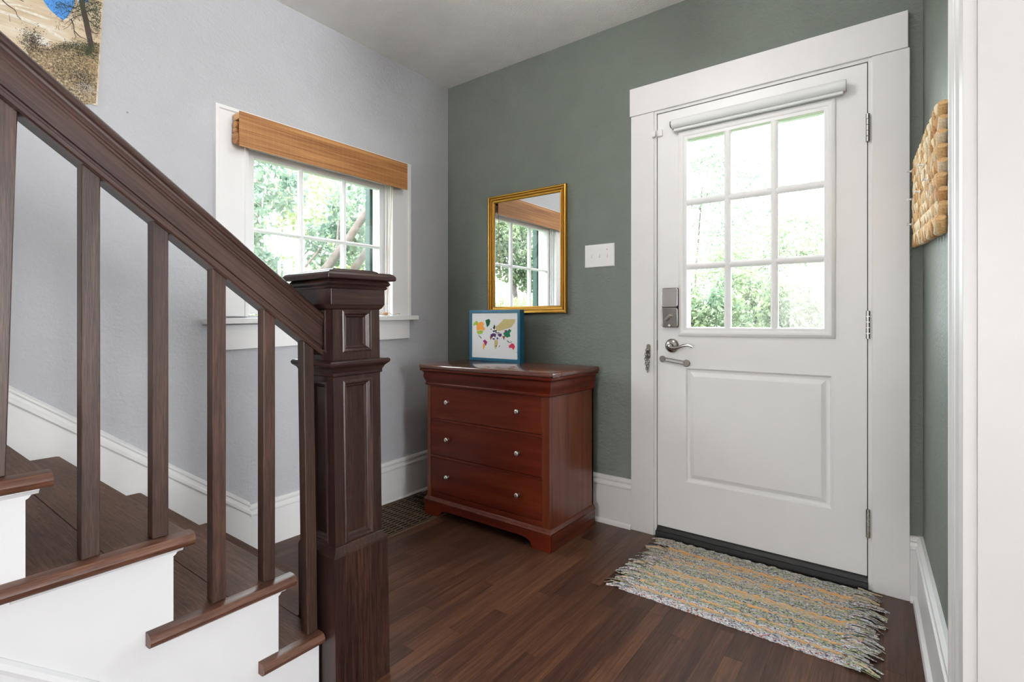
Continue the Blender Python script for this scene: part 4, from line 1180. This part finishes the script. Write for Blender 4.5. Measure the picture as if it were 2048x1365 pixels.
ink('sky_blue', (0.075, 0.27, 0.66, 1)); ink('bark', (0.060, 0.044, 0.034, 1)); ink('twig', (0.035, 0.026, 0.02, 1)); ink('needle', (0.038, 0.050, 0.022, 1))
ink('brush', (0.085, 0.075, 0.048, 1)); ink('dry_grass', (0.34, 0.24, 0.115, 1)); ink('shade', (0.055, 0.042, 0.032, 1)); ink('stone', (0.36, 0.31, 0.26, 1)); ink('pale_rock', (0.70, 0.65, 0.56, 1))
depth = {'pale_rock': 0.0004, 'sky_blue': 0.0006, 'dry_grass': 0.0010, 'stone': 0.0014, 'brush': 0.0016, 'shade': 0.0018, 'bark': 0.0022, 'twig': 0.0026, 'needle': 0.0030}
g = random.Random(5)
def put(key, pts):      # flat ink, every dab on a level of its own
    poly_ = [wall_pt(u, v) for u, v in pts]
    x_ = XP + depth[key] + g.random() * 0.0003
    INK[key][0].add([(x_, a, b) for a, b in poly_], [tuple(range(len(poly_)))])
def edge(v): return 206 - (v / 208.0) * 13 - 1.5
def scrub():
    m, nt, bs = new_mat('poster_scrub')
    n1 = noise(nt, coords(nt, (1, 90, 130)), 1.0, 6.0, 0.75)
    rp = ramp(nt, [(0.36, (0.055, 0.043, 0.030, 1)), (0.45, (0.17, 0.12, 0.068, 1)), (0.53, (0.34, 0.245, 0.13, 1)), (0.64, (0.60, 0.50, 0.36, 1))])
    link(nt, n1, rp.inputs['Fac']); link(nt, rp.outputs['Color'], bs.inputs['Base Color']); bs.inputs['Roughness'].default_value = 0.6
    return m
hill = [wall_pt(u, v) for u, v in ((52, 96), (75, 94), (100, 98), (120, 90), (150, 92), (175, 88), (edge(86), 86), (edge(207), 207), (120, 215), (70, 150))]
part('printed_hillside', MB().add([(XP + 0.0008, a, b) for a, b in hill], [tuple(range(len(hill)))]), scrub(), sheet)
put('sky_blue', [(84, -45), (87, 2), (100, 20), (112, 30), (126, 41), (136, 33), (147, 14), (157, -45)])
put('sky_blue', [(160, -45), (157, 5), (166, 10), (176, 2), (178, -45)])
put('bark', [(156, -45), (159, 10), (166, 40), (172, 70), (179, 96), (188, 95), (183, 70), (177, 40), (170, 15), (167, -45)])
def twig(pts, w0=0.8, w1=0.3):
    for i in range(len(pts) - 1):
        (a, b), (c, d) = pts[i], pts[i + 1]
        L = math.hypot(c - a, d - b); nx_, ny_ = -(d - b) / L, (c - a) / L
        w_ = w0 + (w1 - w0) * i / max(1, len(pts) - 1)
        put('twig', [(a - nx_ * w_, b - ny_ * w_), (c - nx_ * w_ * 0.7, d - ny_ * w_ * 0.7), (c + nx_ * w_ * 0.7, d + ny_ * w_ * 0.7), (a + nx_ * w_, b + ny_ * w_)])
twig([(4, 0), (12, 8), (20, 14), (28, 19), (32, 24), (34, 32), (38, 36), (42, 40)], 0.8, 0.5); twig([(163, 30), (150, 34), (140, 40), (128, 50)]); twig([(142, 38), (147, 50), (148, 65), (152, 74), (146, 80)])
twig([(148, 62), (160, 74), (174, 80)]); twig([(160, 10), (150, 16), (140, 14), (128, 10), (116, 2)]); twig([(162, 18), (146, 26), (138, 22), (132, 24), (120, 32)]); twig([(175, 40), (190, 52), (202, 58)]); twig([(172, 24), (188, 20), (202, 26)]); twig([(165, 0), (185, 8), (200, 4)])
twig([(152, 34), (136, 54), (126, 60)], 0.6, 0.3); twig([(179, 62), (192, 68), (200, 66)]); twig([(40, 0), (48, 4)], 0.6, 0.5); twig([(20, 44), (18, 30)], 0.4, 0.3); twig([(180, 80), (192, 88), (198, 92)], 0.6, 0.3)
for _ in range(70):      # fine twigs of the pine
    a, b = g.uniform(108, 198), g.uniform(-4, 62)
    q = g.uniform(0, 6.28); L = g.uniform(4, 11)
    if a + L > edge(b) - 1: continue
    twig([(a, b), (a + L * 0.5 * math.cos(q), b + L * 0.5 * math.sin(q)), (a + L * math.cos(q + 0.5), b + L * math.sin(q + 0.5))], 0.35, 0.2)
def blobs(key, cx2, cy2, sx, sy, n, s0, s1, lim=None):
    for _ in range(n):
        u, v = g.gauss(cx2, sx), g.gauss(cy2, sy)
        if u > edge(v) - 1 or (lim and not lim(u, v)): continue
        s = g.uniform(s0, s1); a0 = g.random() * 6.28; k_ = g.choice((3, 4, 5))
        put(key, [(u + s * math.cos(a0 + q * 6.28 / k_) * g.uniform(0.4, 1.3), v + s * math.sin(a0 + q * 6.28 / k_) * g.uniform(0.4, 1.3)) for q in range(k_)])
for p in ([(0, 20), (40, 32), (90, 52), (130, 78), (128, 82), (88, 58), (38, 38), (0, 26)], [(30, 14), (70, 26), (100, 38), (99, 41), (66, 30), (30, 17)], [(68, 78), (92, 76), (100, 92), (78, 90)], [(40, 60), (80, 72), (110, 84), (80, 78)], [(0, 6), (36, 8), (70, 20), (36, 12), (0, 9)]):
    put('pale_rock', p)
blobs('dry_grass', 172, 132, 20, 18, 500, 0.8, 2.0, lambda u, v: v > 96)
blobs('brush', 150, 135, 30, 26, 700, 0.5, 1.6, lambda u, v: v > 86)
blobs('shade', 140, 140, 30, 24, 500, 0.5, 1.4, lambda u, v: v > 92)
blobs('pale_rock', 140, 135, 30, 24, 260, 0.5, 1.5, lambda u, v: v > 94)
blobs('brush', 60, 78, 11, 12, 520, 0.5, 1.4); blobs('shade', 64, 86, 10, 10, 380, 0.5, 1.4); blobs('brush', 125, 95, 18, 5, 330, 0.5, 1.3); blobs('shade', 84, 100, 16, 8, 200, 0.5, 1.4)
blobs('needle', 176, 12, 20, 12, 900, 0.4, 1.3); blobs('needle', 194, 40, 8, 18, 520, 0.4, 1.3); blobs('needle', 128, 12, 16, 7, 320, 0.4, 1.0); blobs('needle', 150, 34, 16, 8, 160, 0.4, 1.0)
blobs('needle', 178, 102, 13, 7, 620, 0.5, 1.5); blobs('needle', 148, 90, 16, 5, 340, 0.5, 1.3)
blobs('shade', 168, 158, 12, 10, 320, 0.5, 1.5); blobs('stone', 168, 178, 14, 9, 260, 0.6, 1.8)
put('stone', [(155, 162), (178, 170), (186, 178), (176, 180), (160, 172)]); put('pale_rock', [(150, 186), (192, 203), (191, 211), (160, 198)])
for key, (b, mt) in INK.items():
    if b.v:
        part('printed_' + key, b, mt, sheet, kind='stuff')
# a lone nail left in the grey wall
def onwall(u, v):
    y_, z_ = wall_pt(u, v); return (XL, y_, z_)
nl_ = MB().lathe(onwall(255, 225), (1, 0, 0), [(-0.002, 0.0012), (0.004, 0.0012), (0.0042, 0.003), (0.0052, 0.003)], 10)
tag(part('nail', nl_, M['nickel_dark'], None), 'lone dark nail in the grey wall between poster and window', 'nail')

# ------------------------------------------------------------------ outdoors
M['lawn'] = flat('lawn', (0.05, 0.08, 0.025, 1), 0.9, 0.35, 3.0)
struct('ground', MB().box(-40, 40, -40, 40, -0.75, -0.65), M['lawn'], 'green lawn outside the house', 'ground')
M['siding'] = flat('white_siding', (0.80, 0.80, 0.80, 1), 0.6, 0.02, 5)
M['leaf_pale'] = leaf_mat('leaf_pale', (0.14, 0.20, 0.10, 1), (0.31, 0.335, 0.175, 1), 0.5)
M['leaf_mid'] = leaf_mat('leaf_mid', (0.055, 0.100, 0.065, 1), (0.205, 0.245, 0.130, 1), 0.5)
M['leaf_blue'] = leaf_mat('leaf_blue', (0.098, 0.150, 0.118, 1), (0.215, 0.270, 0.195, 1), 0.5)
M['bark'] = flat('grey_bark', (0.075, 0.062, 0.055, 1), 0.9, 0.3, 14)
M['shutter'] = flat('green_shutter', (0.022, 0.055, 0.045, 1), 0.5, 0.08, 20)

def leaves(centres, radii, n, size, seed):
    gg = np.random.default_rng(seed); b = MB(); cen = np.array(centres, float); rad = np.array(radii, float)
    n = int(n * 2.6); size = size * 0.60
    idx = gg.choice(len(cen), size=n, p=rad ** 2 / (rad ** 2).sum())
    unit = lambda a: a / np.linalg.norm(a, axis=1, keepdims=True)
    p = cen[idx] + unit(gg.normal(size=(n, 3))) * (rad[idx] * gg.uniform(0.3, 1.0, n) ** 0.6)[:, None]
    a = unit(gg.normal(size=(n, 3))); c = unit(np.cross(a, gg.normal(size=(n, 3))))
    s = (size * gg.uniform(0.6, 1.3, n))[:, None]
    nn = np.cross(a, c) * s * 0.2
    v = np.stack([p - a * s, p + c * s * 0.55 + nn - a * s * 0.15, p + a * s, p - c * s * 0.55 + nn - a * s * 0.15], 1).reshape(-1, 3)
    b.v = [tuple(q) for q in v.tolist()]
    b.f = [f for i in range(n) for f in ((4 * i, 4 * i + 1, 4 * i + 2), (4 * i, 4 * i + 2, 4 * i + 3))]
    b.m = [0] * len(b.f)
    return b

def plant(name, label, cat, base, centres, radii, n, size, seed, mat, stems, group=None):
    t = thing(name, label, cat, base, group)
    part('crown' if cat == 'tree' else 'foliage', leaves(centres, radii, n, size, seed), mat, t, kind='stuff')
    for pts_, r0_, r1_ in stems:
        k2 = len(pts_)
        part('branch', MB().tube(pts_, [r0_ + (r1_ - r0_) * i / (k2 - 1) for i in range(k2)], 8), M['bark'], t, smooth=60)
    return t
G = -0.65
# beyond the small window
plant('tree', 'leaning many-stemmed tree just outside the six-pane window', 'tree', (-5.2, 2.8, G),
      [(-5.6, 2.5, 2.1), (-5.9, 3.1, 2.7), (-5.2, 3.9, 2.4), (-6.3, 3.2, 1.6), (-5.5, 4.4, 1.9), (-6.4, 2.4, 2.9), (-5.6, 3.7, 2.0)], [0.45, 0.45, 0.45, 0.4, 0.4, 0.6, 0.35], 2300, 0.075, 3, M['leaf_blue'],
      [([(-5.2, 2.7, G), (-5.1, 2.85, 0.6), (-4.95, 3.1, 1.45), (-4.7, 3.36, 1.95), (-4.4, 3.7, 2.7)], 0.065, 0.035), ([(-5.2, 2.75, G), (-5.1, 3.05, 0.9), (-4.9, 3.45, 1.5), (-4.7, 3.8, 2.1), (-4.6, 4.0, 2.9)], 0.055, 0.03),
       ([(-5.2, 2.75, 0.3), (-5.1, 3.3, 1.0), (-4.9, 3.8, 1.5), (-4.7, 4.3, 2.3)], 0.05, 0.03), ([(-4.95, 3.1, 1.45), (-5.0, 3.4, 1.75), (-5.1, 3.5, 2.2)], 0.022, 0.010),
       ([(-5.3, 2.6, 0.4), (-5.4, 3.0, 1.2), (-5.4, 3.2, 1.6), (-5.5, 3.6, 2.0)], 0.028, 0.012)])
plant('tree', 'tall pale green tree filling the view behind the leaning one', 'tree', (-9.6, 4.2, G),
      [(-9.6, 3.2, 1.6), (-9.8, 5.0, 1.6), (-9.4, 6.6, 1.7), (-9.9, 4.2, 3.0), (-9.6, 6.0, 3.4), (-9.9, 7.6, 2.6)], [1.0, 1.0, 1.0, 0.9, 0.9, 0.9], 5200, 0.10, 4, M['leaf_pale'],
      [([(-9.6, 4.2, G), (-9.7, 4.4, 1.2), (-9.6, 4.8, 2.6), (-9.8, 5.0, 4.0)], 0.16, 0.06)])
for i, (yy, r_) in enumerate(((1.7, 0.75), (3.5, 0.80), (5.3, 0.80), (7.1, 0.8))):
    plant('shrub', ['yellow green shrub low outside the window, first of the row', 'yellow green shrub low outside the window, second of the row', 'yellow green shrub low outside the window, third of the row', 'yellow green shrub low outside the window, last of the row'][i], 'shrub', (-7.4, yy, G),
          [(-7.4, yy, 0.3), (-7.5, yy + 0.4, 0.75), (-7.3, yy - 0.4, 0.65)], [r_, 0.5, 0.5], 1500, 0.075, 20 + i, M['leaf_pale'], [([(-7.4, yy, G), (-7.4, yy + 0.05, 0.3)], 0.04, 0.02)], 'shrubs outside the small window')
# beyond the front door
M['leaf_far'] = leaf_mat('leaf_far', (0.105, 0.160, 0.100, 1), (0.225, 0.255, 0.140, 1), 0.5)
M['leaf_haze'] = leaf_mat('leaf_hazed', (0.135, 0.180, 0.140, 1), (0.225, 0.255, 0.190, 1), 0.5)  # leaf colour lightened to stand for haze over the high foliage
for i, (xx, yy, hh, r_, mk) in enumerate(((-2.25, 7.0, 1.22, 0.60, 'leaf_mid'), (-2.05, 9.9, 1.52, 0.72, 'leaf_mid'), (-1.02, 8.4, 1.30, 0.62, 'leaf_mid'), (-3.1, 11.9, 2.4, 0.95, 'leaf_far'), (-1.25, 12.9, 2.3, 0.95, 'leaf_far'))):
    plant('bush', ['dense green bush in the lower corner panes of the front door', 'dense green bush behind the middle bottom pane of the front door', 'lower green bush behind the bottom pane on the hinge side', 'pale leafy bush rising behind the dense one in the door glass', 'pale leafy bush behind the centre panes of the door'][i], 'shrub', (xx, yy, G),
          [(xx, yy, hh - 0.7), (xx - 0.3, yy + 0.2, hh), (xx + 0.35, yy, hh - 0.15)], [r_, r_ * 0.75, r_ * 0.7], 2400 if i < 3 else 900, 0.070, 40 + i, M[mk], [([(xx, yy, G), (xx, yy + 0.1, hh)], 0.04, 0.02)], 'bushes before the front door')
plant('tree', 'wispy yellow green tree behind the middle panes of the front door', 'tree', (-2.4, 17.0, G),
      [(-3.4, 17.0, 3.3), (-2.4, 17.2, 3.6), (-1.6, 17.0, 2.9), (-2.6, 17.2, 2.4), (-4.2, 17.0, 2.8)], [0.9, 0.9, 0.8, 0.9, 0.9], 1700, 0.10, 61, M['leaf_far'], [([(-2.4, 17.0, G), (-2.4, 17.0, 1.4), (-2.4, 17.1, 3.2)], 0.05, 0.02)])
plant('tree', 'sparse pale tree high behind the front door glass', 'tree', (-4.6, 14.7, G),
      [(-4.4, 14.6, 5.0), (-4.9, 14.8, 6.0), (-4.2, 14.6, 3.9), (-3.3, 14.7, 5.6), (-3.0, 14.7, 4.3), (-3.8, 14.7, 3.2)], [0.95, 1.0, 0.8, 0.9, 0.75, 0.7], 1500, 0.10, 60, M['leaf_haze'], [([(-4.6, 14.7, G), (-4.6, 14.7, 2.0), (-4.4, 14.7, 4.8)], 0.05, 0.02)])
# open shutters folded back on the outside wall
for ya_, lab in ((1.966, 'dark green louvred shutter outside the window, on the corner side'), (0.736, 'dark green louvred shutter outside the window, on the stair side')):
    yb3 = ya_ + 0.44
    t = thing('window_shutter', lab, 'shutter', (XL - 0.18, (ya_ + yb3) / 2, 1.02), 'shutters outside the window')
    x0_, x1_ = XL - 0.200, XL - 0.158
    for yy0, yy1, zz0_, zz1_ in ((ya_, ya_ + 0.05, 1.02, 1.93), (yb3 - 0.05, yb3, 1.02, 1.93), (ya_ + 0.05, yb3 - 0.05, 1.02, 1.08), (ya_ + 0.05, yb3 - 0.05, 1.45, 1.51), (ya_ + 0.05, yb3 - 0.05, 1.87, 1.93)):
        part('shutter_rail', MB().box(x0_, x1_, yy0, yy1, zz0_, zz1_), M['shutter'], t)
    lo = MB().box(-0.016, 0.016, -0.17, 0.17, -0.003, 0.003).mesh('louvre', M['shutter'])
    for zb_ in (1.095, 1.525):
        for i in range(12):
            piece('louvre', lo, (XL - 0.179, (ya_ + yb3) / 2, zb_ + 0.0295 * i), t, (0, R(35), 0))
# neighbour's white clapboard house, seen in the mirror
hs = thing('neighbour_house', 'white clapboard house reflected in the mirror', 'house', (-9.5, -5.0, G))
part('wall', MB().box(-13, -9.55, -9.0, 0.2, G, 4.5), M['siding'], hs)
lapm = MB().hexa([(0, -4.6, 0), (0.030, -4.6, 0), (0.030, 4.6, 0), (0, 4.6, 0)], [(0, -4.6, 0.17), (0.008, -4.6, 0.17), (0.008, 4.6, 0.17), (0, 4.6, 0.17)]).mesh('clapboard', M['siding'])
for i in range(30):
    piece('clapboard', lapm, (-9.55, -4.4, G + 0.17 * i), hs)
plant('shrub', 'leafy green shrub before the white clapboard house', 'shrub', (-5.7, -2.6, G), [(-5.7, -2.6, 0.9), (-5.6, -1.9, 0.8), (-5.8, -3.4, 0.95)], [0.6, 0.6, 0.6], 2600, 0.07, 71, M['leaf_pale'], [([(-5.7, -2.6, G), (-5.7, -2.5, 0.8)], 0.05, 0.02)])
plant('tree', 'green tree seen in the mirror beside the shutter', 'tree', (-6.6, -4.0, G), [(-6.6, -4.0, 2.4), (-6.7, -3.4, 2.8), (-6.5, -4.6, 2.2), (-6.8, -4.0, 3.2)], [0.6, 0.55, 0.6, 0.6], 2600, 0.085, 72, M['leaf_mid'], [([(-6.6, -4.0, G), (-6.6, -4.0, 1.4), (-6.7, -3.9, 2.8)], 0.08, 0.03)])
